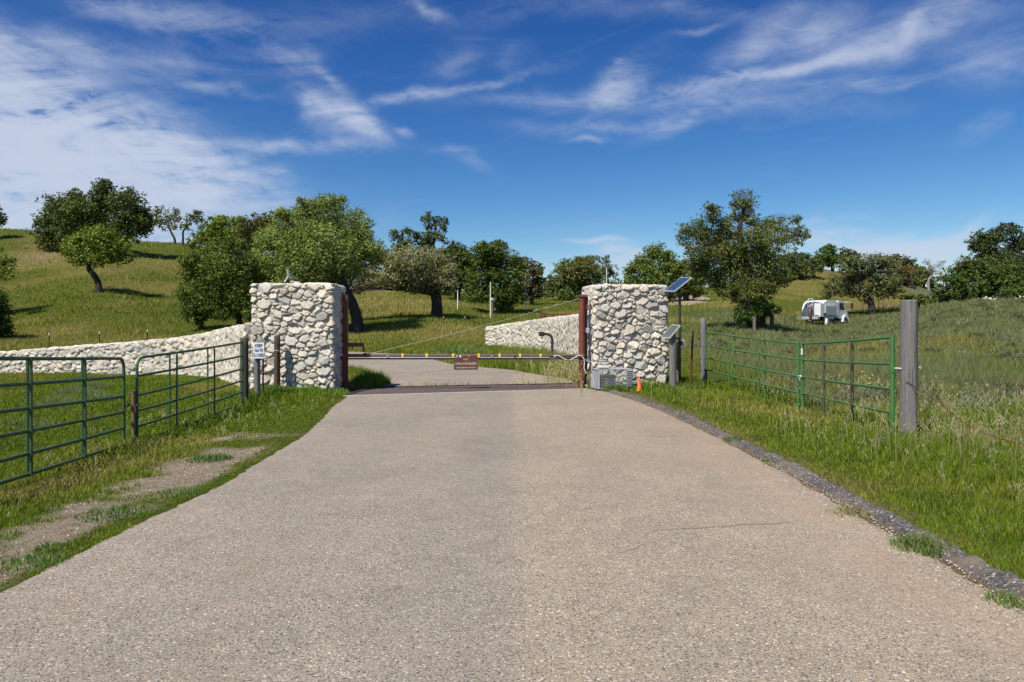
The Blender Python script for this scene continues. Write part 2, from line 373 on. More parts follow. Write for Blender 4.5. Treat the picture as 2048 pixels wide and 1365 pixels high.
# stone
def stone_mat():
    m, nt, b, o = newmat('pale_fieldstone'); co = objco(nt)
    at = N(nt, 'ShaderNodeVertexColor', layer_name='Col').outputs[0]
    f = noise(nt, co, 22, 8, .65); k = ramp(nt, f, [(.25, (.66, .65, .63)), (.5, (1, 1, 1)), (.8, (1.08, 1.07, 1.05))])
    col = mix(nt, 1.0, at, k, 'MULTIPLY')
    f2 = noise(nt, co, 5.5, 8, .7, .6); lk = ramp(nt, f2, [(.60, (0, 0, 0)), (.72, (1, 1, 1))])
    col = mix(nt, N(nt, 'ShaderNodeMath', {0: lk, 1: .35}, operation='MULTIPLY').outputs[0], col, (.30, .30, .27))
    f3 = noise(nt, co, 90, 3, .6); pk = ramp(nt, f3, [(.30, (1, 1, 1)), (.38, (0, 0, 0))])
    col = mix(nt, N(nt, 'ShaderNodeMath', {0: pk, 1: .4}, operation='MULTIPLY').outputs[0], col, (.22, .2, .18))
    nt.links.new(col, b.inputs['Base Color']); b.inputs['Roughness'].default_value = .92
    hh = N(nt, 'ShaderNodeMath', {0: f, 1: noise(nt, co, 70, 5, .7)}, operation='ADD').outputs[0]
    bump(nt, b, hh, .55, .018); return m
M['stone'] = stone_mat()
def foliage_mat(name, trans=.35, rough=.5, spec=.3):
    m, nt, b, o = newmat(name); at = N(nt, 'ShaderNodeVertexColor', layer_name='Col').outputs[0]
    b.inputs['Roughness'].default_value = rough; b.inputs['Specular IOR Level'].default_value = spec
    nt.links.new(at, b.inputs['Base Color'])
    tr = N(nt, 'ShaderNodeBsdfTranslucent', {'Color': mix(nt, 1.0, at, (1.1, 1.25, .6), 'MULTIPLY')})
    ms = N(nt, 'ShaderNodeMixShader', {0: trans}); nt.links.new(b.outputs[0], ms.inputs[1]); nt.links.new(tr.outputs[0], ms.inputs[2])
    nt.links.new(ms.outputs[0], o.inputs[0]); return m
M['leaf'] = foliage_mat('oak_leaves', .22, .6, .12)
M['grass'] = foliage_mat('grass_blades', .35, .75, .06)
def bark():
    m, nt, b, o = newmat('furrowed_bark'); co = objco(nt)
    mp = N(nt, 'ShaderNodeMapping', {'Vector': co, 'Scale': (6, 6, 1.6)}).outputs[0]
    f = noise(nt, mp, 2, 8, .7, .4); nt.links.new(ramp(nt, f, [(.3, (.016, .013, .010)), (.7, (.055, .047, .038))]), b.inputs['Base Color'])
    b.inputs['Roughness'].default_value = .95; bump(nt, b, f, 1.0, .05); return m
M['bark'] = bark()
m, nt, b, o = newmat('pale_bark'); co = objco(nt); f = noise(nt, co, 5, 6, .6); nt.links.new(ramp(nt, f, [(.3, (.16, .14, .12)), (.7, (.30, .28, .25))]), b.inputs['Base Color']); b.inputs['Roughness'].default_value = .9; M['bark_pale'] = m
# ------------------------------------------------------------------ ground colours by place
def lerp(a, b, k): return a * (1 - k)[..., None] + b * k[..., None]
LUSH = np.array((.120, .168, .015)); YEL = np.array((.190, .190, .030)); OLIVE = np.array((.205, .200, .044)); DRY = np.array((.32, .255, .10))
SAGE = np.array((.165, .182, .082)); DARKG = np.array((.045, .090, .010)); GRAV = np.array((.41, .33, .245)); SOIL = np.array((.22, .15, .09))
def px_of(X, Y): return CX + F * X / np.maximum(Y, 1)
def gravel_mask(X, Y):
    """bare stony strip beside the left road edge, and small bare spots"""
    e = np.interp(Y, LEFT[:, 1], LEFT[:, 0]) - X          # metres left of the road edge
    w = .62 + .35 * np.sin(Y * .9) * .5
    a = sst(e, .08, .24) * (1 - sst(e, w * .8, w + .75)) * sst(Y, 4.0, 5.2) * (1 - sst(Y, 9.6, 11))
    a = np.maximum(a, sst(e, .0, .05) * (1 - sst(e, .45, .7)) * (1 - sst(Y, 4.8, 5.8)))
    a2 = np.exp(-((X + 4.1) / .75) ** 2 - ((Y - 11.2) / .55) ** 2) * 1.3
    a3 = np.exp(-((X + 4.2) / .8) ** 2 - ((Y - 9.2) / .4) ** 2) * .8
    n = fbm(X / .45, Y / .55, 21, 4)
    n2 = fbm(X / .16, Y / .2, 23, 3)
    return np.clip((np.maximum(np.maximum(a * 1.45, a2 * .9), a3) * 1.2 - np.maximum(n - .40, 0) * 3.0 - (n2 - .45) * 1.6), 0, 1) * (np.maximum(np.maximum(a, a2), a3) > .05)
def zone(X, Y):
    X = np.asarray(X, float); Y = np.asarray(Y, float); px = px_of(X, Y)
    n1 = fbm(X / 2.6, Y / 2.6, 31, 4); n2 = fbm(X / 9., Y / 9., 35, 4); n3 = fbm(X / .7, Y / .7, 39, 3)
    near = 1 - sst(Y, 20, 30)
    c = lerp(LUSH, YEL, sst(n1, .45, .72) * .75)
    c = lerp(c, DARKG, sst(n3, .58, .75) * .35)
    hill = lerp(OLIVE, DRY, sst(n2, .45, .66) * .38 + sst(n1, .5, .7) * .22); hill = lerp(hill, np.array((.125, .160, .022)), sst(n2, .56, .38) * .8)
    tan = np.exp(-((px - 110) / 60) ** 2) * sst(Y, 88, 96) * (1 - sst(Y, 104, 112)); hill = lerp(hill, np.array((.36, .27, .16)), np.clip(tan * 1.3 * sst(n1, .3, .55), 0, .85))
    tan2 = sst(px, 1640, 1700) * (1 - sst(px, 1800, 1880)) * sst(Y, 78, 86) * (1 - sst(Y, 96, 104)); hill = lerp(hill, np.array((.26, .18, .10)), tan2 * sst(n1, .4, .6) * .7)
    sagehill = sst(px, 1770, 1830) * sst(Y, 118, 130); hill = lerp(hill, np.array((.19, .205, .125)), sagehill)
    hk = sst(Y, 24, 40); hk = np.maximum(hk, sst(-X, 10, 16) * sst(Y, 26, 30)); c = lerp(c, hill, hk)
    glen = np.exp(-((X + 3) / 9) ** 2) * sst(Y, 22, 26) * (1 - sst(Y, 44, 54)); c = lerp(c, lerp(LUSH, YEL, sst(n1, .4, .7)), glen * .75)
    sage = sst(X, 6.0, 9.5) * sst(Y, 12.5 + n2 * 5, 17.5 + n2 * 5) * (1 - sst(Y, 82, 92)); sage = sage * (1 - sst(n2, .60, .72) * .8) * (1 - .6 * (1 - sst(px, 1300, 1480)) )
    c = lerp(c, lerp(SAGE, np.array((.075, .105, .028)), sst(n3, .42, .60) * .85), sage * .95)
    dry = sst(n1, .62, .78) * near * .5; c = lerp(c, DRY, dry)
    return c, sage
def gheight(X, Y, sage):
    X = np.asarray(X, float); Y = np.asarray(Y, float)
    e = np.interp(Y, LEFT[:, 1], LEFT[:, 0]) - X; k = X - np.interp(Y, RIGHT[:, 1], RIGHT[:, 0])
    h = np.where(X < 0, .035 + .075 * sst(e, .4, 2.2), .05 + .075 * sst(k, .35, 2.0))
    h = np.where(Y > 20, .22, h)
    post = np.exp(-((X - 5.9) / 1.3) ** 2 - ((Y - 9.8) / 2.2) ** 2); h = h + .03 * post
    pil = np.exp(-((X + 5.4) / 1.5) ** 2 - ((Y - 17.6) / 1.2) ** 2); h = h + .10 * pil
    lp = np.exp(-((X + 5.4) / .5) ** 2) * sst(Y, 5, 6) * (1 - sst(Y, 9.5, 11)); h = h * (1 - .25 * lp)
    wallr = sst(X, -2.6, -.5) * (1 - sst(X, 8, 10)) * sst(Y, 26, 30) * (1 - sst(Y, 38, 42)); h = h + .28 * wallr
    h = h * (1 - .25 * sage) + sage * (.02 + .27 * (1 - sst(fbm(X / .7, Y / .7, 39, 3), .35, .62)))
    h = np.where((X < -6.3) & (Y < 28), .07, h)
    h = h * np.where(Y > 40, .8, 1.0) * (1 + 1.1 * sst(fbm(X / 3.1, Y / 3.1, 47, 3), .58, .70) * (Y > 24) * (sage < .3) * ~((X > -6) & (Y < 50) & (X < 12)))
    return h

# ------------------------------------------------------------------ ground sheet
def axis(segs):
    out = []
    for a, b, st in segs: out += list(np.arange(a, b, st))
    return np.array(sorted(set(np.round(out, 4))))
gx = axis([(-420, -120, 12), (-120, -60, 3), (-60, -24, 1.0), (-24, -10, .4), (-10, 10, .16), (10, 24, .4), (24, 70, 1.0), (70, 130, 3), (130, 421, 12)])
gy = axis([(-60, -6, 6), (-6, 2, 1), (2, 24, .17), (24, 50, .45), (50, 170, 1.2), (170, 401, 8), (401, 1500, 100)])
GX, GY = np.meshgrid(gx, gy, indexing='ij'); GZ = T(GX, GY)
pit = in_poly(GX, GY, [(-3.9, 18.35), (2.1, 20.5), (2.15, 21.75), (-3.7, 20.25)]); GZ = np.where(pit, GZ - .45, GZ)
c, sg = zone(GX, GY); gm = gravel_mask(GX, GY); c = lerp(c * .62, GRAV * .8, gm)
c = np.where(on_road(GX, GY, .25)[..., None], SOIL * .8, c)
kk = GX - np.interp(GY, RIGHT[:, 1], RIGHT[:, 0]); c = lerp(c, np.broadcast_to(SOIL, c.shape), np.clip((1 - sst(kk, .35, .6)) * (GX > 0) * (GY < 20), 0, 1))
V = np.stack([GX, GY, GZ], -1).reshape(-1, 3); f = grid_faces(len(gx), len(gy))
gme = np_mesh('ground', V, f.ravel(), np.full(len(f), 4), c.reshape(-1, 3), smooth=True)
def ground_mat():
    m, nt, b, o = newmat('meadow_soil'); co = objco(nt); at = N(nt, 'ShaderNodeVertexColor', layer_name='Col').outputs[0]
    f = noise(nt, co, 9, 10, .72); k = ramp(nt, f, [(.3, (.45, .5, .45)), (.5, (.95, .95, .95)), (.72, (1.35, 1.3, 1.2))])
    f2 = noise(nt, co, 55, 4, .7); k2 = ramp(nt, f2, [(.3, (.5, .5, .5)), (.7, (1.35, 1.35, 1.3))])
    col = mix(nt, 1.0, mix(nt, 1.0, at, k, 'MULTIPLY'), k2, 'MULTIPLY')
    nt.links.new(col, b.inputs['Base Color']); b.inputs['Roughness'].default_value = 1.0; b.inputs['Specular IOR Level'].default_value = .1
    bump(nt, b, N(nt, 'ShaderNodeMath', {0: f, 1: f2}, operation='ADD').outputs[0], .8, .05); return m
tag(linkobj('ground', gme, None, ground_mat()), 'rolling meadow ground rising to low hills', kind='structure')

# ------------------------------------------------------------------ roads
def road_mat():
    m, nt, b, o = newmat('chip_seal_asphalt'); co = objco(nt); sp = N(nt, 'ShaderNodeSeparateXYZ', {0: co}); x, y = sp.outputs[0], sp.outputs[1]
    v = N(nt, 'ShaderNodeTexVoronoi', {'Vector': co, 'Scale': 115.0, 'Randomness': 1.0}, feature='F1')
    cs = N(nt, 'ShaderNodeSeparateColor', {0: v.outputs['Color']})
    chips = ramp(nt, cs.outputs[0], [(0, (.07, .07, .075)), (.06, (.13, .125, .12)), (.16, (.27, .245, .215)), (.62, (.33, .298, .255)), (.90, (.385, .35, .30)), (.97, (.52, .49, .43)), (1, (.72, .69, .63))])
    tint = ramp(nt, cs.outputs[1], [(0, (.9, .95, 1.05)), (.5, (1, 1, 1)), (.9, (1.03, .99, .93)), (1, (1.2, .95, .76))])
    col = mix(nt, 1.0, chips, tint, 'MULTIPLY')
    gap = ramp(nt, v.outputs['Distance'], [(.5, (1, 1, 1)), (.85, (.60, .58, .55))]); col = mix(nt, 1.0, col, gap, 'MULTIPLY')
    v2 = N(nt, 'ShaderNodeTexVoronoi', {'Vector': co, 'Scale': 38.0}, feature='F1'); c2 = N(nt, 'ShaderNodeSeparateColor', {0: v2.outputs['Color']})
    big = N(nt, 'ShaderNodeMath', {0: ramp(nt, c2.outputs[0], [(.935, (0, 0, 0)), (.945, (1, 1, 1))]), 1: ramp(nt, v2.outputs['Distance'], [(.28, (1, 1, 1)), (.36, (0, 0, 0))])}, operation='MULTIPLY').outputs[0]
    bigc = ramp(nt, c2.outputs[1], [(0, (.07, .075, .08)), (.45, (.12, .12, .12)), (.55, (.6, .56, .5)), (.8, (.5, .4, .3)), (1, (.75, .72, .66))]); col = mix(nt, big, col, bigc)
    l1 = noise(nt, co, .55, 6, .6, .5); col = mix(nt, 1.0, col, ramp(nt, l1, [(.25, (.84, .805, .74)), (.5, (.99, .945, .865)), (.75, (1.10, 1.03, .925))]), 'MULTIPLY')
    l2 = noise(nt, co, 3.2, 6, .65, .3); col = mix(nt, 1.0, col, ramp(nt, l2, [(.3, (.90, .89, .88)), (.7, (1.08, 1.08, 1.07))]), 'MULTIPLY')
    # paving seam: left lane a little greyer than the right one
    sm = N(nt, 'ShaderNodeMapRange', {0: N(nt, 'ShaderNodeMath', {0: x, 1: N(nt, 'ShaderNodeMath', {0: l2, 1: .25}, operation='MULTIPLY').outputs[0]}, operation='ADD').outputs[0], 1: .10, 2: .22}).outputs[0]
    col = mix(nt, sm, mix(nt, 1.0, col, (.94, .945, .965), 'MULTIPLY'), mix(nt, 1.0, col, (1.05, 1.03, .99), 'MULTIPLY'))
    # tan dust drifted along the kerb side, and rusty run-off stains
    mp = N(nt, 'ShaderNodeMapping', {'Vector': co, 'Scale': (1.0, .35, 1)}).outputs[0]; dn = noise(nt, mp, 1.4, 6, .6, .4)
    dx = N(nt, 'ShaderNodeMapRange', {0: x, 1: 1.5, 2: 3.0}).outputs[0]
    dm = N(nt, 'ShaderNodeMath', {0: dx, 1: ramp(nt, dn, [(.38, (.15, .15, .15)), (.62, (1, 1, 1))])}, operation='MULTIPLY').outputs[0]
    dm = N(nt, 'ShaderNodeMath', {0: dm, 1: .95}, operation='MULTIPLY').outputs[0]
    col = mix(nt, dm, col, mix(nt, .45, (.36, .255, .165), col))
    st = noise(nt, N(nt, 'ShaderNodeMapping', {'Vector': co, 'Scale': (1.2, .3, 1)}).outputs[0], 1.1, 5, .6, .6)
    for xc, wv, am in ((-1.75, .38, .10), (-.35, .42, .13), (.95, .40, .08), (2.15, .35, .08)):      # wheel paths polished darker
        dxx = N(nt, 'ShaderNodeMath', {0: N(nt, 'ShaderNodeMath', {0: x, 1: xc}, operation='SUBTRACT').outputs[0], 1: wv}, operation='DIVIDE').outputs[0]
        gg = N(nt, 'ShaderNodeMath', {0: N(nt, 'ShaderNodeMath', {0: N(nt, 'ShaderNodeMath', {0: dxx, 1: dxx}, operation='MULTIPLY').outputs[0], 1: -1.0}, operation='MULTIPLY').outputs[0]}, operation='EXPONENT').outputs[0]
        gg = N(nt, 'ShaderNodeMath', {0: gg, 1: N(nt, 'ShaderNodeMath', {0: l1, 1: am * 2}, operation='MULTIPLY').outputs[0]}, operation='MULTIPLY').outputs[0]
        col = mix(nt, gg, col, (.16, .15, .14))
    col = mix(nt, N(nt, 'ShaderNodeMath', {0: ramp(nt, st, [(.56, (0, 0, 0)), (.74, (1, 1, 1))]), 1: .30}, operation='MULTIPLY').outputs[0], col, (.30, .22, .14))
    # hairline cracks
    def crack(a, bb, cc, x0, x1, w):       # y = a + bb*x + wobble
        wob = noise(nt, N(nt, 'ShaderNodeMapping', {'Vector': co, 'Scale': (1, 0, 0)}).outputs[0], 3.0, 6, .7)
        yy = N(nt, 'ShaderNodeMath', {0: x, 1: bb, 2: a}, operation='MULTIPLY_ADD').outputs[0]
        yy = N(nt, 'ShaderNodeMath', {0: wob, 1: cc, 2: yy}, operation='MULTIPLY_ADD').outputs[0]
        d = N(nt, 'ShaderNodeMath', {0: N(nt, 'ShaderNodeMath', {0: y, 1: yy}, operation='SUBTRACT').outputs[0]}, operation='ABSOLUTE').outputs[0]
        k = N(nt, 'ShaderNodeMapRange', {0: d, 1: w, 2: w * .3, 3: 0.0, 4: 1.0}).outputs[0]
        g1 = N(nt, 'ShaderNodeMapRange', {0: x, 1: x0, 2: x0 + .3}).outputs[0]; g2 = N(nt, 'ShaderNodeMapRange', {0: x, 1: x1, 2: x1 - .3}).outputs[0]
        return N(nt, 'ShaderNodeMath', {0: k, 1: N(nt, 'ShaderNodeMath', {0: g1, 1: g2}, operation='MULTIPLY').outputs[0]}, operation='MULTIPLY').outputs[0]
    for a in ((5.55, .22, .25, 1.0, 2.5, .02), (4.5, .9, .3, .55, 1.2, .014), (16.0, .15, .7, 1.6, 2.9, .06), (11.3, -.25, .9, 1.9, 2.9, .035), (29.0, .75, 1.2, -5, -1.2, .10), (26.5, .35, 1.0, -3.8, .5, .06)):
        ck = crack(*a); col = mix(nt, N(nt, 'ShaderNodeMath', {0: ck, 1: .7}, operation='MULTIPLY').outputs[0], col, (.10, .085, .07))
    nt.links.new(col, b.inputs['Base Color']); b.inputs['Roughness'].default_value = .9; b.inputs['Specular IOR Level'].default_value = .25
    hh = N(nt, 'ShaderNodeMath', {0: N(nt, 'ShaderNodeMath', {0: v.outputs['Distance'], 1: -1.0}, operation='MULTIPLY').outputs[0], 1: N(nt, 'ShaderNodeMath', {0: cs.outputs[2], 1: .6}, operation='MULTIPLY').outputs[0]}, operation='ADD').outputs[0]
    bump(nt, b, hh, .6, .004); return m
ROADM = road_mat()
def strip(name, L, Rr, nl, nw, lift, edge_noise=.03, label=None, mat=None):
    def res(P_, n):
        P_ = np.array(P_, float); s = np.r_[0, np.cumsum(np.hypot(*np.diff(P_, axis=0).T))]; t = np.linspace(0, s[-1], n)
        return np.stack([np.interp(t, s, P_[:, 0]), np.interp(t, s, P_[:, 1])], -1)
    l = res(L, nl); r = res(Rr, nl); w = np.linspace(0, 1, nw)
    j = (fbm(np.arange(nl) * .35, np.zeros(nl), 91, 3) - .5) * 2 * edge_noise; j2 = (fbm(np.arange(nl) * .35, np.zeros(nl), 97, 3) - .5) * 2 * edge_noise
    l = l + np.c_[j, j * .3]; r = r + np.c_[j2, j2 * .3]
    Pp = l[:, None] * (1 - w)[None, :, None] + r[:, None] * w[None, :, None]
    Z = T(Pp[..., 0], Pp[..., 1]) + lift; Z[:, 0] -= lift + .01; Z[:, -1] -= lift + .01
    V = np.concatenate([Pp, Z[..., None]], -1).reshape(-1, 3); f = grid_faces(nl, nw)[:, ::-1]
    return tag(linkobj(name, np_mesh(name, V, f.ravel(), np.full(len(f), 4), None, True), None, mat or ROADM), label, kind='structure')
def resY(A, y0, y1, n): yy = np.linspace(y0, y1, n); return np.c_[np.interp(yy, A[:, 1], A[:, 0]), yy]
strip('road', resY(LEFT, -10, 17.95, 170), resY(RIGHT, -10, 20.18, 170), 500, 40, .014, .034, 'chip seal road running up to the cattle guard')
strip('road', BACK_L, BACK_R, 90, 24, .03, .08, 'chip seal road curving left beyond the gate')
# dirt tracks on the far hill
def track(pts, w, label):
    c_ = [G(px, py) for px, py in pts]; C_ = np.array([(v.x, v.y) for v in c_]); d = np.gradient(C_, axis=0); nn = np.stack([-d[:, 1], d[:, 0]], -1); nn /= np.linalg.norm(nn, axis=1)[:, None] + 1e-9
    m = M['dust']; strip('path', C_ + nn * w / 2, C_ - nn * w / 2, 50, 6, .10, .2, label, m)
M['dust'] = simple('pale_dusty_dirt', (.26, .20, .14), (.33, .26, .19), .95, 0, 1.5)
track([(1345, 588), (1372, 593), (1388, 599), (1372, 607), (1340, 612)], 5.0, 'pale dirt track crossing the hill behind the tall oak')

# kerb
kn, km = 900, 17
ky = np.linspace(-3, 19.6, kn); kx = np.interp(ky, RIGHT[:, 1], RIGHT[:, 0]) - .01
pr = np.linspace(0, 1, km); wd = .235 + .07 * (fbm(ky * .8, ky * 0, 51) - .5); ht = .066 + .05 * (fbm(ky * 1.3, ky * 0, 53) - .5)
brk = np.zeros(kn)
for yb, w_ in ((16.6, .25), (15.7, .14), (14.6, .3), (11.6, .05), (9.1, .06), (6.9, .03), (5.2, .05), (18.2, .3)): brk = np.maximum(brk, np.exp(-((ky - yb) / w_) ** 2) * (.9 if yb > 14 else .55))
ht = ht * (1 - .55 * brk) * (1 - sst(ky, 19.2, 19.6)); KV = []
for i in range(kn):
    for j in range(km):
        p = pr[j]; prof = (math.sin(math.pi * min(p * 1.15, 1)) ** .65) if p < .87 else max(0.0, math.sin(math.pi * 1.0)) + .0
        prof = (1 - abs(2 * p - 1) ** 3.2)
        jit = (vnoise(ky[i] * 7, p * 5, 61) - .5) * .045 * prof + (vnoise(ky[i] * 22, p * 12, 63) - .5) * .026 * prof + (vnoise(ky[i] * 60, p * 30, 64) - .5) * .010
        KV.append((kx[i] + p * wd[i] + .04 * (vnoise(ky[i] * 1.1, 0, 65) - .5), ky[i], float(prof * ht[i] + jit - .02)))
kf = grid_faces(kn, km)[:, ::-1]
def kerb_mat():
    m, nt, b, o = newmat('old_asphalt_berm'); co = objco(nt)
    v = N(nt, 'ShaderNodeTexVoronoi', {'Vector': co, 'Scale': 75.0}); cs = N(nt, 'ShaderNodeSeparateColor', {0: v.outputs['Color']})
    col = ramp(nt, cs.outputs[0], [(0, (.028, .026, .025)), (.55, (.075, .069, .064)), (.88, (.125, .115, .105)), (.97, (.28, .26, .23)), (1, (.5, .47, .42))])
    f = noise(nt, co, 2.5, 7, .65, .4); col = mix(nt, ramp(nt, f, [(.44, (0, 0, 0)), (.66, (.85, .85, .85))]), col, (.17, .14, .105))
    nt.links.new(col, b.inputs['Base Color']); b.inputs['Roughness'].default_value = .95; bump(nt, b, cs.outputs[1], .8, .01); return m
ko = linkobj('kerb', np_mesh('kerb', np.array(KV), kf.ravel(), np.full(len(kf), 4), None, True), None, kerb_mat()); tag(ko, 'broken dark asphalt kerb along the right side of the road', kind='structure')

# ------------------------------------------------------------------ cattle guard
g = thing('cattle_guard', (-.85, 19.9, 0), 'brown steel cattle guard set across the road between the stone pillars', 'cattle guard')
def gq(u, v, z=0.0):
    a = Vector((*GUARD[0], 0)).lerp(Vector((*GUARD[1], 0)), u); b_ = Vector((*GUARD[3], 0)).lerp(Vector((*GUARD[2], 0)), u); p = a.lerp(b_, v); return Vector((p.x, p.y, z))
org = g.location
for i in range(15):
    v = .07 + .86 * i / 14; MB().tube([gq(.012, v, -.03), gq(.988, v, -.03)], .055, 8).build('rail', M['guard'], g, org, True)
for v0 in (.0, .965):
    b_ = MB(); p0, p1, p2, p3 = gq(0, v0, .022), gq(1, v0, .022), gq(1, v0 + .035, .022), gq(0, v0 + .035, .022)
    lo = [Vector((p.x, p.y, -.3)) for p in (p0, p1, p2, p3)]
    b_.add([p0, p1, p2, p3] + lo, [(0, 1, 2, 3), (0, 4, 5, 1), (1, 5, 6, 2), (2, 6, 7, 3), (3, 7, 4, 0), (7, 6, 5, 4)]).build('edge_beam', M['guard'] if v0 else M['concrete'], g, org)
for u in (0.0, 1.0):
    MB().tube([gq(u, .02, .0), gq(u, .98, .0)], .05, 8).build('end_pipe', M['rust_dark'], g, org, True)

# ------------------------------------------------------------------ grass
def samp(n, d0, d1, p0, p1, pw=1.5):
    u = rng.random(n); a = 1 - pw
    d = (d0 ** a + u * (d1 ** a - d0 ** a)) ** (1 / a)
    px = p0 + rng.random(n) * (p1 - p0); return (px - CX) / F * d, d
OBST = []     # plan rectangles where nothing grows
def growing(X, Y):
    ok = ~on_road(X, Y, .0) | (on_road(X, Y, .0) & ~on_road(X, Y, .10) & (fbm(X / .13, Y / .13, 81, 3) > .56) & (Y < 17.5) & (X < 0))
    k = X - np.interp(Y, RIGHT[:, 1], RIGHT[:, 0]); ok &= ~((k > -.05) & (k < .14 + .12 * fbm(Y / .5, Y * 0, 83, 3)) & (Y < 19.6))
    ok &= rng.random(len(X)) > gravel_mask(X, Y) * .97
    return ok
def blades(X, Y, h, w, col, lean=.45, mid=True):
    n = len(X); Z = T(X, Y) - .01; a = rng.random(n) * 2 * np.pi; la = rng.random(n) * 2 * np.pi; ln = h * lean * (.3 + rng.random(n))
    dx, dy = np.cos(a) * w / 2, np.sin(a) * w / 2; lx, ly = np.cos(la) * ln, np.sin(la) * ln
    base = np.stack([X, Y, Z], -1); D = np.stack([dx, dy, 0 * dx], -1)
    tip = base + np.stack([lx, ly, h * (1 - .1 * lean)], -1)
    if mid:
        mm = base + np.stack([lx * .35, ly * .35, h * .58], -1)
        V = np.stack([base - D, base + D, mm + D * .8, mm - D * .8, tip], 1).reshape(-1, 3); k = np.arange(n)[:, None] * 5
        loops = np.concatenate([k + np.array([[0, 1, 2, 3]]), k + np.array([[3, 2, 4]])], 1).ravel(); tot = np.tile([4, 3], n); m_ = 5
    else:
        V = np.stack([base - D, base + D, tip], 1).reshape(-1, 3); k = np.arange(n)[:, None] * 3
        loops = (k + np.array([[0, 1, 2]])).ravel(); tot = np.full(n, 3); m_ = 3
    C = np.repeat(col, m_, axis=0).reshape(n, m_, 3)
    return V, loops, tot, C.reshape(-1, 3)
def tintv(c, s=.22):
    n = len(c); k = 1 + (rng.random(n) - .5) * 2 * s; y = rng.random(n)[:, None]
    c = c * k[:, None] * (1 + np.array([[.25, .05, -.1]]) * (y - .5) * 1.2)
    dead = rng.random(n) < .07; c[dead] = np.array((.34, .28, .14)) * (.7 + .5 * rng.random(dead.sum()))[:, None]; return c
GREEN_GAIN = 1.32
def sward(n, d0, d1, p0, p1, pw, hs=1.0, mid=True, wk=.00105, wmin=.004, region=None):
    X, Y = samp(n, d0, d1, p0, p1, pw); ok = growing(X, Y)
    if region is not None: ok &= region(X, Y)
    X, Y = X[ok], Y[ok]; cl = fbm(X / .28, Y / .28, 71, 3); cl2 = fbm(X / 1.5, Y / 1.5, 73, 3)
    keep = rng.random(len(X)) < .35 + 1.1 * sst(cl, .3, .6); X, Y, cl, cl2 = X[keep], Y[keep], cl[keep], cl2[keep]
    c_, sg_ = zone(X, Y); h = gheight(X, Y, sg_) * (.55 + .9 * cl) * (.65 + .7 * cl2) * (.5 + .8 * rng.random(len(X))) * hs
    w = np.maximum(wmin, wk * Y) * (.7 + .6 * rng.random(len(X)))
    return blades(X, Y, h, w, tintv(c_ * GREEN_GAIN), .5, mid)
def cat(parts, name, label, mat):
    V = []; L = []; Tt = []; C = []; b = 0
    for v, l, t, c_ in parts: V.append(v); L.append(l + b); Tt.append(t); C.append(c_); b += len(v)
    o = linkobj(name, np_mesh(name, np.concatenate(V), np.concatenate(L), np.concatenate(Tt), np.concatenate(C)), None, mat); tag(o, label, kind='stuff'); return o
QG = 1.0
notsage = lambda X, Y: ~((X > 7.5) & (Y > 15.5))
def wide(n, x0, x1, y0, y1, out):      # verges beyond the camera's own view, thinner
    X = x0 + rng.random(n) * (x1 - x0); Y = y0 + rng.random(n) * (y1 - y0); px = px_of(X, Y); ok = growing(X, Y) & ((Y < 4.2) | out(px)); X, Y = X[ok], Y[ok]; c_, s_ = zone(X, Y)
    h = gheight(X, Y, s_) * (.5 + .9 * fbm(X / .28, Y / .28, 71, 3)) * (.5 + .8 * rng.random(len(X))); return blades(X, Y, h, np.full(len(X), .011), tintv(c_ * GREEN_GAIN), .5, False)
cat([wide(120000, 3.2, 15, -5, 14, lambda p: p > 2200), wide(80000, -14, -3.1, -5, 14, lambda p: p < -100), sward(int(170000 * QG), 4.2, 19, -150, 760, 1.5), sward(int(190000 * QG), 4.0, 21, 1150, 2250, 1.5, region=notsage),
     sward(int(50000 * QG), 16, 30, -60, 760, 1.6, mid=False, wmin=.008)], 'grass', 'short green spring grass on the road verges', M['grass'])
cat([sward(int(215000 * QG), 20, 60, -420, 1400, 1.4, mid=False, wk=.0011), sward(int(165000 * QG), 55, 140, -260, 1950, 1.6, 1.1, mid=False, wk=.0010)], 'grass', 'drying olive green grass over the hillsides', M['grass'])
sagez = lambda X, Y: ~notsage(X, Y)
cat([sward(int(430000 * QG), 13, 90, 1330, 2550, 1.8, 1.0, mid=False, wk=.00085, wmin=.006, region=sagez)], 'sagebrush', 'grey green sagebrush and tall grass across the right field', M['grass'])

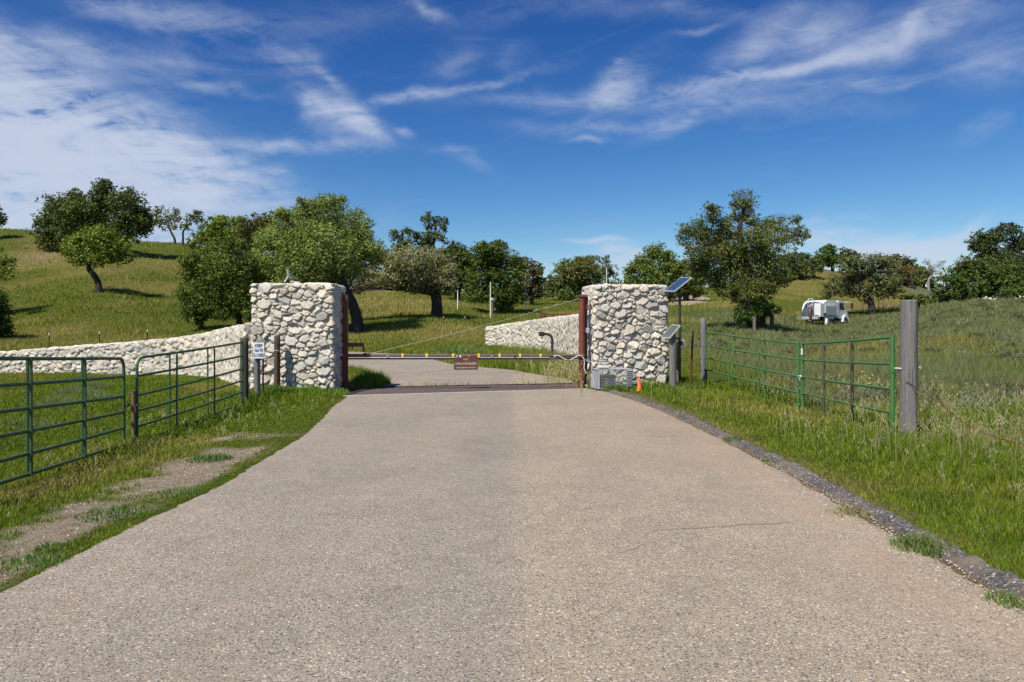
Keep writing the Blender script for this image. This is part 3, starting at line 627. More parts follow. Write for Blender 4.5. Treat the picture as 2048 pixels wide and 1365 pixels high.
# taller weeds in clumps: road edges, kerb tufts, pillars' feet
def clump(cx_, cy_, r, n, h, col, lean=.6, w=.008):
    a = rng.random(n) * 2 * np.pi; rr = r * np.sqrt(rng.random(n)); X = cx_ + rr * np.cos(a); Y = cy_ + rr * np.sin(a)
    hh = h * (1 - .5 * (rr / r) ** 2) * (.5 + .6 * rng.random(n)); return blades(X, Y, hh, np.full(n, w), tintv(np.tile(np.array(col) * 1.3, (n, 1)), .3), lean)
cl = []
for px, py, r, n, h, col in ((150, 790, .5, 900, .3, (.15, .17, .09)), (185, 778, .45, 700, .28, (.14, .17, .08)), (120, 810, .5, 700, .24, (.16, .18, .09)), (205, 800, .35, 500, .22, (.15, .18, .09)), (60, 840, .5, 600, .2, (.15, .17, .07)), (165, 765, .4, 500, .3, (.10, .13, .06)), (1468, 884, .16, 260, .15, (.12, .17, .05)), (1708, 1030, .22, 300, .10, (.24, .21, .10)), (1838, 1100, .20, 420, .17, (.12, .17, .05)), (1880, 1105, .16, 200, .12, (.14, .17, .06)),
    (1535, 925, .08, 60, .08, (.14, .2, .04)), (1690, 985, .06, 60, .07, (.14, .2, .04)), (1345, 905, .12, 50, .03, (.2, .2, .06)), (2010, 1210, .12, 160, .12, (.13, .18, .05)),
    (420, 920, .28, 420, .12, (.06, .13, .025)), (100, 1100, .12, 160, .09, (.08, .15, .03)), (230, 1030, .3, 420, .09, (.07, .14, .03)), (60, 1130, .25, 300, .08, (.1, .17, .04)), (350, 990, .25, 260, .10, (.1, .17, .04))):
    d = 2400 / (py - HZ); cl.append(clump((px - CX) / F * d, d, r, n, h, col, .7))
for (x, y, r, n, h, col) in ((-3.95, 20.6, .42, 1500, .55, (.13, .20, .03)), (-4.0, 21.6, .5, 900, .5, (.10, .17, .03)), (2.15, 21.9, .4, 900, .32, (.22, .20, .06)), (2.3, 23.6, .6, 1500, .35, (.22, .2, .07)), (1.7, 26.2, .6, 1400, .35, (.12, .18, .04)),
    (.8, 29.0, .7, 1200, .35, (.16, .19, .06)), (-.3, 30.8, .7, 900, .35, (.12, .18, .04)), (-1.9, 31.8, .6, 800, .35, (.13, .19, .04)), (2.5, 27.5, .9, 1500, .6, (.2, .2, .08)), (2.0, 31, 1.4, 2200, .6, (.2, .22, .07)), (.3, 33, 1.4, 1900, .6, (.14, .19, .05)), (-2.2, 35.5, 1.4, 1900, .6, (.14, .19, .05)), (-1.2, 39.5, 1.6, 1900, .6, (.13, .19, .04)), (-3.1, 39.5, 1.4, 1700, .55, (.13, .19, .05)),
    (2.2, 20.15, .22, 300, .2, (.12, .18, .05)), (2.7, 19.6, .4, 700, .22, (.08, .15, .02)), (3.4, 19.8, .5, 900, .2, (.09, .16, .02)), (4.5, 20.3, .5, 900, .22, (.1, .16, .04)),
    (-4.35, 18.6, .3, 500, .22, (.12, .2, .04)), (-5.0, 18.4, .6, 1600, .28, (.10, .19, .02)), (-5.8, 18.2, .6, 1600, .32, (.09, .18, .02)), (-6.3, 17.3, .6, 900, .3, (.1, .17, .03)), (5.75, 10.5, .35, 300, .18, (.25, .24, .12)), (5.3, 10.3, .5, 400, .17, (.16, .2, .06)), (6.6, 10.6, .6, 700, .26, (.22, .22, .10))):
    cl.append(clump(x, y, r, n, h, col, .5, .0012 * y))
bushes = []
for i in range(620):
    d = 15 * math.exp(R.random() * 1.5); px = R.uniform(1380, 2350); x = (px - CX) / F * d
    if x < 7.2 or vnoise(x / 5, d / 5, 95) < .34: continue
    g_ = R.uniform(.7, 1.25); bushes.append(clump(x, d, R.uniform(.25, .6), R.randint(160, 300), R.uniform(.22, .42), tuple(np.array(R.choice([(.150, .165, .095), (.165, .18, .11), (.10, .12, .05), (.19, .19, .12)])) * g_), .8, .0011 * d))
cat(bushes, 'sagebrush', 'scattered grey brush clumps in the right field', M['grass'])
cat(cl, 'weeds', 'ragged weed tufts along kerb, pillars and gate', M['grass'])

# wild oats with drooping straw-coloured heads
def oats(n, x0, x1, y0, y1, h0, h1, dens_c=None):
    V = []; L = []; Tt = []; C = []; b = 0
    for i in range(n):
        if dens_c: x = R.gauss(dens_c[0], dens_c[2]); y = R.gauss(dens_c[1], dens_c[3])
        else: x = R.uniform(x0, x1); y = R.uniform(y0, y1)
        z = Tz(x, y); h = R.uniform(h0, h1); a = R.uniform(0, 6.28); ln = h * R.uniform(.1, .45); w = .0022 * max(1, y / 8)
        p0 = Vector((x, y, z)); p1 = p0 + Vector((math.cos(a) * ln * .4, math.sin(a) * ln * .4, h * .75)); p2 = p0 + Vector((math.cos(a) * ln, math.sin(a) * ln, h))
        sc = (.30, .30, .12) if R.random() < .5 else (.42, .36, .19)
        for q0, q1 in ((p0, p1), (p1, p2)):
            V += [q0 + Vector((-w, 0, 0)), q0 + Vector((w, 0, 0)), q1 + Vector((w, 0, 0)), q1 + Vector((-w, 0, 0))]; L += [b, b + 1, b + 2, b + 3]; Tt.append(4); C += [sc] * 4; b += 4
        for k in range(R.randint(5, 9)):
            t = R.uniform(.0, 1.0); c0 = p1.lerp(p2, t) + Vector((R.uniform(-.035, .035), R.uniform(-.035, .035), R.uniform(-.05, 0)))
            ll = R.uniform(.009, .017) * max(1, y / 9); ww = ll * .38; an = R.uniform(0, 6.28); e = Vector((math.cos(an) * ww, math.sin(an) * ww, 0)); dn = Vector((R.uniform(-.4, .4), R.uniform(-.4, .4), -1)) * ll
            cc = (.46, .40, .24) if R.random() < .7 else (.38, .4, .2)
            V += [c0 - dn, c0 + e, c0 + dn, c0 - e]; L += [b, b + 1, b + 2, b + 3]; Tt.append(4); C += [cc] * 4; b += 4
    return np.array([tuple(v) for v in V]), np.array(L), np.array(Tt), np.array(C)
cat([oats(300, 0, 0, 0, 0, .3, .58, (6.3, 9.8, .9, 1.2)), oats(200, 3.9, 8, 5, 12, .15, .34), oats(90, -7, -4, 5, 16, .1, .24), oats(300, 0, 0, 0, 0, .3, .6, (2.1, 24, .7, 2.2)), oats(200, 6, 11, 12, 20, .3, .5)], 'dry_oats', 'straw coloured wild oat heads among the green grass', M['grass'])

# yellow flowers and pebbles
def quads(cs, sizes, cols):
    n = len(cs); cs = np.array(cs); V = []
    a = rng.random(n) * 6.28; t = rng.normal(size=(n, 3)) * .35 + np.array((0, -.5, .6)); t /= np.linalg.norm(t, axis=1)[:, None]
    u = np.cross(t, rng.normal(size=(n, 3))); u /= np.linalg.norm(u, axis=1)[:, None]; v = np.cross(t, u); s = np.array(sizes)[:, None]
    V = np.stack([cs + u * s, cs + v * s, cs - u * s, cs - v * s], 1).reshape(-1, 3); return V, np.arange(4 * n), np.full(n, 4), np.repeat(np.array(cols), 4, axis=0)
fc = []; fs = []; fcol = []
for px, py in ((1727, 743), (1717, 757), (1731, 752), (1739, 757), (1740, 766), (1736, 768), (1745, 750)):
    p = P(px, py, 13.4)
    for k in range(5): fc.append(tuple(p + Vector((R.uniform(-.02, .02), R.uniform(-.02, .02), R.uniform(-.012, .012))))); fs.append(.010); fcol.append((.85, .7, .05))
    cl2 = None
for k in range(90): x = R.uniform(3.5, 6.5); y = R.uniform(5, 18); fc.append((x, y, Tz(x, y) + .16)); fs.append(.006); fcol.append((.75, .65, .1))
cat([quads(fc, fs, fcol)] + [blades(np.full(40, 5.55 + .0) + rng.normal(size=40) * .12, np.full(40, 13.4) + rng.normal(size=40) * .1, np.full(40, .75), np.full(40, .008), np.tile((.16, .2, .06), (40, 1)), .25)], 'wildflowers', 'small yellow wildflowers behind the near gate panel and in the verge', M['grass'])
def pebbles(n, fn, s0, s1):
    V = []; L = []; Tt = []; C = []; base = np.array([(1, 0, 0), (-.5, .87, 0), (-.5, -.87, 0), (0, 0, .8), (.4, .6, .5), (-.7, 0, .45), (.4, -.6, .5)]); fcs = [(0, 4, 6), (1, 5, 4), (2, 6, 5), (3, 4, 5), (3, 5, 6), (3, 6, 4), (0, 1, 4), (1, 2, 5), (2, 0, 6)]
    P_ = fn(n); b = 0
    for (x, y, z) in P_:
        s = s0 + (s1 - s0) * R.random() ** 2.5; q = base * np.array([R.uniform(.7, 1.3), R.uniform(.7, 1.3), R.uniform(.5, 1)]) * s; a = R.uniform(0, 6.28); c_, s_ = math.cos(a), math.sin(a)
        V.append(np.stack([q[:, 0] * c_ - q[:, 1] * s_ + x, q[:, 0] * s_ + q[:, 1] * c_ + y, q[:, 2] + z], -1)); L += [b + i for f_ in fcs for i in f_]; Tt += [3] * len(fcs); k = R.uniform(.55, 1.35)
        c0 = np.array(R.choice([(.34, .29, .23), (.38, .33, .27), (.24, .21, .18), (.32, .24, .17), (.48, .44, .38)])) * k; C.append(np.tile(c0, (7, 1))); b += 7
    return np.concatenate(V), np.array(L), np.array(Tt), np.concatenate(C)
def kerbside(n):
    out = []
    while len(out) < n:
        y = R.uniform(3.6, 17) if R.random() < .5 else R.uniform(3.6, 9); x = float(np.interp(y, RIGHT[:, 1], RIGHT[:, 0])) - abs(R.gauss(0, .16)); out.append((x, y, .014))
    return out
def leftside(n):
    out = []
    while len(out) < n:
        x = np.array([R.uniform(-5.2, -3.0) for _ in range(200)]); y = np.array([R.uniform(4, 12) for _ in range(200)]); g_ = gravel_mask(x, y); z = T(x, y)
        for i in range(200):
            if R.random() < g_[i]: out.append((x[i], y[i], z[i]))
    return out[:n]
pm = newmat('mixed_pebbles'); at = N(pm[1], 'ShaderNodeVertexColor', layer_name='Col').outputs[0]; pm[1].links.new(at, pm[2].inputs['Base Color']); pm[2].inputs['Roughness'].default_value = .85
cat([pebbles(2600, kerbside, .003, .012), pebbles(2600, leftside, .003, .012)], 'gravel', 'loose pale gravel along both road edges', pm[0])
# ------------------------------------------------------------------ rubble stone masonry (every stone a relief of the surface)
def masonry(S, H, seed, size=1.0, block=.5, mort=.010, relief=1.0):
    """S: arc length per column (n,), H: height per (n, m) -> depth offset and colour; periodic over S[-1]"""
    r = np.random.default_rng(seed); per = S[-1] + (S[1] - S[0]); zmax = H.max(); zmin = H.min()
    area = per * (zmax - zmin); acc = np.zeros((0, 3)); AN = 1.5
    for rad, frac in ((.19 * size, .32), (.135 * size, .50), (.09 * size, .55), (.055 * size, .30)):
        nt_ = int(area / (rad * rad * 1.6) * 3.2); cand = np.c_[r.random(nt_) * per, zmin + r.random(nt_) * (zmax - zmin)]
        tgt = int(area * frac / (math.pi * rad * rad / AN)); add = []
        cells = {}
        def key(a, b): return int(a / .35), int(b / .35)
        for q in acc: cells.setdefault(key(q[0], q[1]), []).append(q)
        cnt = 0
        for s_, z_ in cand:
            k0, k1 = key(s_, z_); ok = True
            for i in (-1, 0, 1):
                for j in (-1, 0, 1):
                    for q in cells.get((k0 + i, k1 + j), ()):
                        if math.hypot(q[0] - s_, (q[1] - z_) * AN) < .86 * (q[2] + rad): ok = False; break
                    if not ok: break
                if not ok: break
            if ok:
                q = np.array((s_, z_, rad * r.uniform(.85, 1.15))); cells.setdefault((k0, k1), []).append(q); add.append(q); cnt += 1
                if cnt >= tgt: break
        if add: acc = np.concatenate([acc, np.array(add)])
    n_s = len(acc); th = r.normal(0, .45, n_s); el_ = r.uniform(.72, 1.45, n_s)
    h0 = r.uniform(.040, .085, n_s) * size; t1 = r.normal(0, .16, (n_s, 2)); t1[:, 1] -= .20; t2 = r.normal(0, .45, (n_s, 2)); o2 = r.uniform(.015, .05, n_s) * size
    tone = r.normal(1, .09, n_s); tint = r.choice(4, n_s, p=[.48, .24, .18, .10])
    PAL = np.array([(.56, .515, .43), (.49, .46, .405), (.58, .505, .405), (.36, .345, .32)])
    N_, m = H.shape; D = np.zeros((N_, m)); C = np.zeros((N_, m, 3)); step = S[1] - S[0]; nb = max(1, int(block / step))
    for i0 in range(0, N_, nb):
        i1 = min(N_, i0 + nb); sc = .5 * (S[i0] + S[i1 - 1]); ds = (acc[:, 0] - sc + per / 2) % per - per / 2
        id_ = np.where(np.abs(ds) < block / 2 + .55 * max(size, 1))[0]; ss = S[i0:i1][:, None] - sc; ss = np.broadcast_to(ss, (i1 - i0, m)).ravel(); zz = H[i0:i1].ravel()
        s_a = (S[i0:i1][:, None] + 0 * H[i0:i1]).ravel()
        wx = (fbm(ss * 0 + (S[i0:i1][:, None] + 0 * H[i0:i1]).ravel() / .09, zz / .09, seed + 5, 3) - .5) * .055 * size; wz = (fbm((S[i0:i1][:, None] + 0 * H[i0:i1]).ravel() / .09, zz / .09, seed + 15, 3) - .5) * .04 * size
        dx = (ss + wx)[:, None] - ds[id_][None, :]; dz = (zz + wz)[:, None] - acc[id_, 1][None, :]
        tl = ((fbm(s_a / .9, zz / .9, seed + 61, 2) - .5) * 2.2)[:, None]; ct, st_ = np.cos(tl), np.sin(tl); u = dx * ct + dz * st_; v = (-dx * st_ + dz * ct) * AN
        dist = u * u + v * v - (acc[id_, 2] * .9)[None, :] ** 2
        o = np.argsort(dist, axis=1)[:, :2]; rr_ = np.arange(len(dist)); a = id_[o[:, 0]]; b2_ = id_[o[:, 1]]; sep = np.hypot(ds[a] - ds[b2_], (acc[a, 1] - acc[b2_, 1]) * 1.25) + 1e-3; e = (dist[rr_, o[:, 1]] - dist[rr_, o[:, 0]]) / (2 * sep)
        lx = dx[rr_, o[:, 0]]; lz = dz[rr_, o[:, 0]]
        p1 = h0[a] + t1[a, 0] * lx + t1[a, 1] * lz; p2 = h0[a] + o2[a] + t2[a, 0] * lx + t2[a, 1] * lz
        ed = np.clip((e - mort * .4), 0, 1); edge = .105 * (1 - np.exp(-ed / .0125)) * size
        h = np.minimum(np.minimum(p1, p2), edge); h = np.maximum(h, 0.004 * (ed > 0)) 
        s_abs = (S[i0:i1][:, None] + 0 * H[i0:i1]).ravel()
        rough = (fbm(s_abs / .035, zz / .035, seed + 31, 3) - .5) * .014 + (fbm(s_abs / .11, zz / .09, seed + 41, 2) - .5) * .016
        mk = sst(e, mort * .3, mort * 1.3); h = (h + rough * (.25 + .75 * mk)) * relief
        cc = PAL[tint[a]] * tone[a][:, None]; cm_ = np.array((.40, .36, .29)) * (.85 + .3 * fbm(s_abs / .2, zz / .2, seed + 51, 2))[:, None]
        col = cc * mk[:, None] + cm_ * (1 - mk)[:, None]
        D[i0:i1] = h.reshape(i1 - i0, m); C[i0:i1] = col.reshape(i1 - i0, m, 3)
    return D, C
def loop_sample(poly, step):
    P_ = np.array(poly, float); Q = np.r_[P_, P_[:1]]; s = np.r_[0, np.cumsum(np.hypot(*np.diff(Q, axis=0).T))]; n = int(s[-1] / step); t = np.arange(n) * s[-1] / n
    xy = np.stack([np.interp(t, s, Q[:, 0]), np.interp(t, s, Q[:, 1])], -1)
    d = np.roll(xy, -1, 0) - np.roll(xy, 1, 0); nn = np.stack([d[:, 1], -d[:, 0]], -1); nn /= np.linalg.norm(nn, axis=1)[:, None]; return t, xy, nn
def rounded(poly, r, k=4):
    out = []; n = len(poly)
    for i in range(n):
        p = np.array(poly[i]); a = np.array(poly[i - 1]) - p; b = np.array(poly[(i + 1) % n]) - p; a = a / np.linalg.norm(a); b = b / np.linalg.norm(b)
        for q in range(k + 1):
            t = q / k; out.append(tuple(p + a * r * (1 - t) ** 2 + b * r * t ** 2))
    return out
def build_masonry(name, label, catg, poly, zb, zt, step, mz, seed, size, n_cap=9, strip_pairs=None, relief=1.0, group=None):
    S, xy, nn = loop_sample(poly, step); zt = zt(xy) if callable(zt) else np.full(len(S), zt); zb = zb(xy) if callable(zb) else np.full(len(S), zb)
    t = np.linspace(0, 1, mz)[None, :]; top = zt + (fbm(S / .22, S * 0, seed + 3, 2) - .5) * .07
    H = zb[:, None] + (top - zb)[:, None] * t; D, C = masonry(S, H, seed, size, relief=relief)
    fin = np.clip((1 - t) * mz / 3.0, 0, 1); D = D * (.35 + .65 * fin) - .02
    V = np.stack([xy[:, 0][:, None] + nn[:, 0][:, None] * D, xy[:, 1][:, None] + nn[:, 1][:, None] * D, H], -1)
    n = len(S); f = grid_faces(n, mz, True); VV = [V.reshape(-1, 3)]; CC = [C.reshape(-1, 3)]; FF = [f]
    base = n * mz; ring = V[:, -1]; cen = ring.mean(0)
    if strip_pairs is None:
        k = n_cap; rings = [ring + (np.array([cen[0], cen[1], 0]) - ring * np.array([1, 1, 0])) * (q / k) * np.array([1, 1, 0]) for q in range(1, k + 1)]
        rings = [np.c_[r_[:, :2], cen[2] + .015 + (fbm(r_[:, 0] / .16, r_[:, 1] / .16, seed + 9, 3) - .5) * .07] for r_ in rings]
    else:
        # thin wall: mirror partner across the centre line
        m_ = strip_pairs(n); other = ring[m_]; rings = [np.c_[(ring * (1 - q / 2 / n_cap) + other * (q / 2 / n_cap))[:, :2], (ring * .5 + other * .5)[:, 2] + .02 + (fbm(ring[:, 0] / .2 + q * .4, ring[:, 1] / .2, seed + 9, 2) - .5) * .05] for q in range(1, n_cap + 1)]
    pv = np.arange(n) * mz + mz - 1
    for q, r_ in enumerate(rings):
        VV.append(r_); tn = np.array((.70, .66, .57)) * (.85 + .3 * fbm(r_[:, 0] / .2, r_[:, 1] / .2, seed + 77, 2))[:, None]; CC.append(tn)
        cur = base + q * n + np.arange(n); FF.append(np.stack([pv, np.roll(pv, -1), np.roll(cur, -1), cur], -1)); pv = cur
    V = np.concatenate(VV); C = np.concatenate(CC); f = np.concatenate(FF)
    o = linkobj(name, np_mesh(name, V, f.ravel(), np.full(len(f), 4), C, True), None, M['stone']); tag(o, label, catg, group); return o
# left pillar: front face parallel to the picture, plan 2.0 x 1.15 m
LP = [(-6.55, 18.9), (-4.52, 18.9), (-4.50, 20.05), (-6.5, 20.05)]
build_masonry('stone_pillar', 'square pale fieldstone gate pillar on the left with a small solar light on top', 'pillar', rounded(LP, .05), -.15, 2.77, .0165, 170, 101, 1.0, group='stone gate pillars')
RP = [(2.26, 20.35), (4.30, 20.75), (4.05, 21.95), (2.03, 21.55)]
build_masonry('stone_pillar', 'pale fieldstone gate pillar on the right beside the solar panels', 'pillar', rounded(RP, .10), -.15, 2.83, .0165, 170, 202, 1.05, group='stone gate pillars')
def wall(name, label, cl, tops, half, seed, size, step):
    c_ = np.array(cl, float); s = np.r_[0, np.cumsum(np.hypot(*np.diff(c_, axis=0).T))]; k = max(2, int(s[-1] / .25)); t = np.linspace(0, s[-1], k)
    # smooth the centre line
    q = np.stack([np.interp(t, s, c_[:, 0]), np.interp(t, s, c_[:, 1])], -1); zt = np.interp(t, s, tops)
    for _ in range(6): q[1:-1] = (q[:-2] + 2 * q[1:-1] + q[2:]) / 4; zt[1:-1] = (zt[:-2] + 2 * zt[1:-1] + zt[2:]) / 4
    d = np.gradient(q, axis=0); nn = np.stack([d[:, 1], -d[:, 0]], -1); nn /= np.linalg.norm(nn, axis=1)[:, None]
    poly = np.r_[q + nn * half, (q - nn * half)[::-1]]
    def zt_f(xy):
        dd = ((xy[:, None] - q[None]) ** 2).sum(-1); return zt[dd.argmin(1)]
    def zt_s(xy):
        z = zt_f(xy); zz = np.r_[z[-9:], z, z[:9]]; return np.convolve(zz, np.ones(19) / 19, 'valid')
    return build_masonry(name, label, 'wall', [tuple(p) for p in poly], lambda xy: T(xy[:, 0], xy[:, 1]) - .15, zt_s, step, 44, seed, size, 3, strip_pairs=lambda n: (n - 1 - np.arange(n)), relief=.9)
def w_at(px, d): return ((px - CX) / F * d, d)
wl_ = [(1180 + 0, 0)]
WL = [(-900, 30.5), (-300, 29), (0, 28), (150, 27.5), (300, 27), (380, 26.5), (420, 26), (452, 24.7), (474, 23), (492, 21.4), (505, 20.0)]
WLT = [.5, .66, .76, .995, 1.2, 1.36, 1.5, 1.62, 1.68, 1.72, 1.74]
wall('stone_wall', 'low pale rubble wall running left from the left pillar and stepping down', [w_at(*p) for p in WL], WLT, .2, 303, 1.0, .03)
WR = [(977, 45), (1010, 43.8), (1050, 42), (1100, 38.5), (1140, 33), (1168, 28), (1190, 24), (1200, 22.6)]
WRT = [1.77, 1.9, 2.06, 2.2, 2.2, 2.16, 2.1, 2.1]
wall('stone_wall', 'pale rubble wall curving away behind the right pillar, with weeds at its foot', [w_at(*p) for p in WR], WRT, .2, 404, 1.15, .035)
# ------------------------------------------------------------------ tube gates
def V3(a): return Vector(a)
def at_px(A, B, px):      # point on plan segment A-B seen in column px
    u = (px - CX) / F; dx, dy = B.x - A.x, B.y - A.y; s = (u * A.y - A.x) / (dx - u * dy); return A.lerp(B, s), s
def tube_gate(name, label, group, A, B, za, zb_, verts_px, r=.021, round_a=False, round_b=False, mat=None, endr=None, two=.04, back_shade=None):
    """A,B plan ends; za/zb: rail heights (top first) at each end"""
    root = thing(name, (A.x, A.y, 0), label, 'gate', group); org = root.location; mat = mat or M['green']
    d = Vector((B.x - A.x, B.y - A.y, 0)).normalized(); nrm = Vector((-d.y, d.x, 0)); 
    if nrm.y > 0: nrm = -nrm
    def pt(s, k): return Vector((A.x + (B.x - A.x) * s, A.y + (B.y - A.y) * s, za[k] + (zb_[k] - za[k]) * s))
    L = (B - A).length; K = len(za)
    for k in range(K):
        s0, s1 = 0, 1
        sag = [pt(s0 + (s1 - s0) * t / 8, k) + Vector((0, 0, -.012 * math.sin(math.pi * t / 8))) for t in range(9)]
        if k == 0 and (round_a or round_b):
            rr = .16; pts = []
            if round_a:
                c0 = pt(0, 0); pts += [c0 + Vector((0, 0, -rr)) + Vector((0, 0, 0)), c0 + d * rr * .08 + Vector((0, 0, -rr * .6)), c0 + d * rr * .32 + Vector((0, 0, -rr * .28)), c0 + d * rr * .65 + Vector((0, 0, -rr * .07)), c0 + d * rr]
                pts += sag[1:]
            else: pts = sag[:-1]
            if round_b:
                if round_a: pts = pts[:-1]
                c1 = pt(1, 0); pts += [c1 - d * rr, c1 - d * rr * .65 + Vector((0, 0, -rr * .07)), c1 - d * rr * .32 + Vector((0, 0, -rr * .28)), c1 - d * rr * .08 + Vector((0, 0, -rr * .6)), c1 + Vector((0, 0, -rr))]
            MB().tube(pts, r * 1.05, 10).build('rail', mat, root, org, True)
        else:
            MB().tube(sag, r, 10).build('rail', mat, root, org, True)
    er = endr or r * 1.1
    for s, rd in ((0, round_a), (1, round_b)):
        top = pt(s, 0); bot = pt(s, K - 1); top = top + Vector((0, 0, -.15 if rd else .035)); MB().tube([bot - Vector((0, 0, .05)), top], er, 10).build('end_post', mat, root, org, True)
    for i, px in enumerate(verts_px):
        p, s = at_px(A, B, px); s = max(.01, min(.99, s)); side = 1 if i % 2 else -1
        off = nrm * (two * side); m_ = mat
        if back_shade is not None and side < 0: m_ = back_shade
        MB().tube([pt(s, K - 1) + off - Vector((0, 0, .03)), pt(s, 0) + off + Vector((0, 0, .005))], r * .82, 8).build('upright', m_, root, org, True)
    return root, pt
# left pair
B1 = Vector((-6.1, 11.9, 0)); A1 = Vector((-5.88, 16.35, 0)); C1 = Vector((-5.17, 6.2, 0))
zj = [1.150, .86, .55, .30, .05, -.20]; zf = [1.325, 1.03, .745, .49, .245, .0]
r1, pt1 = tube_gate('tube_gate', 'worn green tube gate, farther panel of the left pair, ending at the dark post', 'green tube gates', B1 + Vector((.10, .10, 0)), A1, zj, zf, (344, 349.5, 419.5, 425), .021, True, False, M['green_worn'])
d0 = [1.305, 1.015, .735, .47, .205, -.03]
def ext(j, n): return [a + (b_ - a) * (5.78 / 3.94) for a, b_ in zip(j, n)]
r2, pt2 = tube_gate('tube_gate', 'worn green tube gate nearest the left edge, with a rounded corner at the joint', 'green tube gates', B1 + Vector((-.03, -.06, 0)), C1, zj, ext(zj, d0), (165.5, 169.5, 56.5, 60.5), .022, True, False, M['green_worn'], None, .03)
# rusty joint: hinge pipe and chain
g = thing('hinge_post', (-6.03, 11.95, -.25), 'rusty yellowed pipe with a chain joining the two left gates', 'post'); 
MB().tube([(-6.02, 11.93, -.28), (-6.02, 11.93, .62)], .032, 10).build('pipe', M['rusty_rail'], g, g.location, True)
ch = MB()
for i in range(16):
    a = i / 16 * 2 * math.pi; b2 = (i + 1) / 16 * 2 * math.pi; ch.tube([(-6.05 + .085 * math.cos(a), 11.93 + .085 * math.sin(a), .40 + .015 * math.sin(3 * a)), (-6.05 + .085 * math.cos(b2), 11.93 + .085 * math.sin(b2), .40 + .015 * math.sin(3 * b2))], .013, 6)
ch.tube([(-5.98, 11.86, .42), (-5.95, 11.86, .34), (-5.96, 11.86, .24)], .012, 6); ch.build('chain', M['rust_dark'], g, g.location, True)
# right pair
A2 = Vector((5.58, 11.0, 0)); B2 = Vector((6.26, 16.3, 0)); C2 = Vector((5.78, 22.3, 0))
B2a = Vector(((1605 - CX) / F * 16.25, 16.25, 0)); B2b = Vector(((1596.5 - CX) / F * 16.35, 16.35, 0)); C2 = Vector(((1413 - CX) / F * 22.3, 22.3, 0)); A2 = Vector(((1785 - CX) / F * 11.0, 11.0, 0))
def zat(py, d): return EYE + (HZ - py) / F * d
zn = [zat(p, 11.0) for p in (675, 728.5, 779, 826.6, 874)]; zm = [zat(p, 16.3) for p in (688, 720, 753.5, 786, 820)]; zfr = [zat(p, 22.3) for p in (665, 691.5, 716, 739.5, 763)]
r3, pt3 = tube_gate('tube_gate', 'bright green tube gate, the near panel hung on the thick grey post at right', 'green tube gates', A2, B2a, zn, zm, (1707, 1700, 1652, 1644.5), .021, False, False, M['green'], .034, .045, M['rust_dark'])  # rear uprights take the dark steel, so their shade is put into the colour
r4, pt4 = tube_gate('tube_gate', 'bright green tube gate, the far panel reaching the slim grey post behind the cone', 'green tube gates', B2b, C2, [z + .0 for z in zm], zfr, (1526, 1520.5, 1466, 1461), .021, False, False, M['green'], .026, .045)
MB().box(pt3(1, 0) + Vector((-.03, -.035, -.17)), (.03, .012, .14)).build('tag_plate', M['white'], r3, r3.location)
h = MB(); p = pt3(1, 2)
for i in range(14):
    a = i / 14 * 6.283; b2 = (i + 1) / 14 * 6.283; h.tube([p + Vector((-.03 + .085 * math.cos(a), .03 + .085 * math.sin(a), .02 * math.sin(2 * a))), p + Vector((-.03 + .085 * math.cos(b2), .03 + .085 * math.sin(b2), .02 * math.sin(2 * b2)))], .010, 6)
h.tube([p + Vector((-.08, -.05, 0)), p + Vector((-.09, -.05, -.09))], .009, 6); o = h.build('gate_chain', M['galv'], None, None, True); tag(o, 'shiny chain looped round the meeting ends of the right gates', 'chain')

# ------------------------------------------------------------------ wooden posts
def wood_post(px, d, ytop, rad, mat, label, group='wooden posts', base=None, lean=(0, 0), cat_='post'):
    x = (px - CX) / F * d; zb = Tz(x, d) - .1; zt = zat(ytop, d); b = MB(); rr = R.Random if False else None; n = 18; vs = []; fs = []; K = 9
    ph = R.uniform(0, 6)
    for k in range(K):
        t = k / (K - 1); z = zb + (zt - zb) * t
        for i in range(n):
            a = 2 * math.pi * i / n; q = rad * (1 + .035 * math.sin(3 * a + ph) + .03 * math.sin(5 * a + ph * 2 + t) + .02 * R.uniform(-1, 1)) * (1.03 - .05 * t)
            vs.append((x + lean[0] * (1 - t) + q * math.cos(a), d + lean[1] * (1 - t) + q * math.sin(a), z))
    for k in range(K - 1):
        for i in range(n): j = (i + 1) % n; fs.append((k * n + i, k * n + j, (k + 1) * n + j, (k + 1) * n + i))
    top = len(vs)
    for i in range(n): v = vs[(K - 1) * n + i]; vs.append((x + (v[0] - x) * .86, d + (v[1] - d) * .86, zt + .012))
    for i in range(n): j = (i + 1) % n; fs.append(((K - 1) * n + i, (K - 1) * n + j, top + j, top + i))
    fs.append(tuple(range(top, top + n))); b.add(vs, fs)
    root = thing('fence_post', (x, d, zb), label, cat_, group); o = b.build('post_shaft', mat, root, root.location, True, 50); return root
gp = wood_post(1819, 10.9, 602, .118, M['wood'], 'thick weathered grey post at right that carries the near green gate', lean=(-.015, 0))
x, y = gp.location.x, gp.location.y; org = gp.location
MB().tube([(A2.x + .0, A2.y, zat(737, 11)), (x - .11, y, zat(738, 10.9))], .017, 8).build('hinge_bolt', M['galv'], gp, org, True)
MB().tube([(x + .10, y, zat(736, 10.9)), (x + .175, y, zat(736, 10.9))], .014, 8).build('bolt_end', M['galv'], gp, org, True)
MB().box((x + .15, y, zat(736, 10.9)), (.012, .05, .05)).build('hinge_nut', M['galv'], gp, org)
MB().tube([(A2.x, A2.y, zat(729, 11)), (A2.x, A2.y, zat(745, 11))], .042, 10).build('hinge_collar', M['green'], r3, r3.location, True)
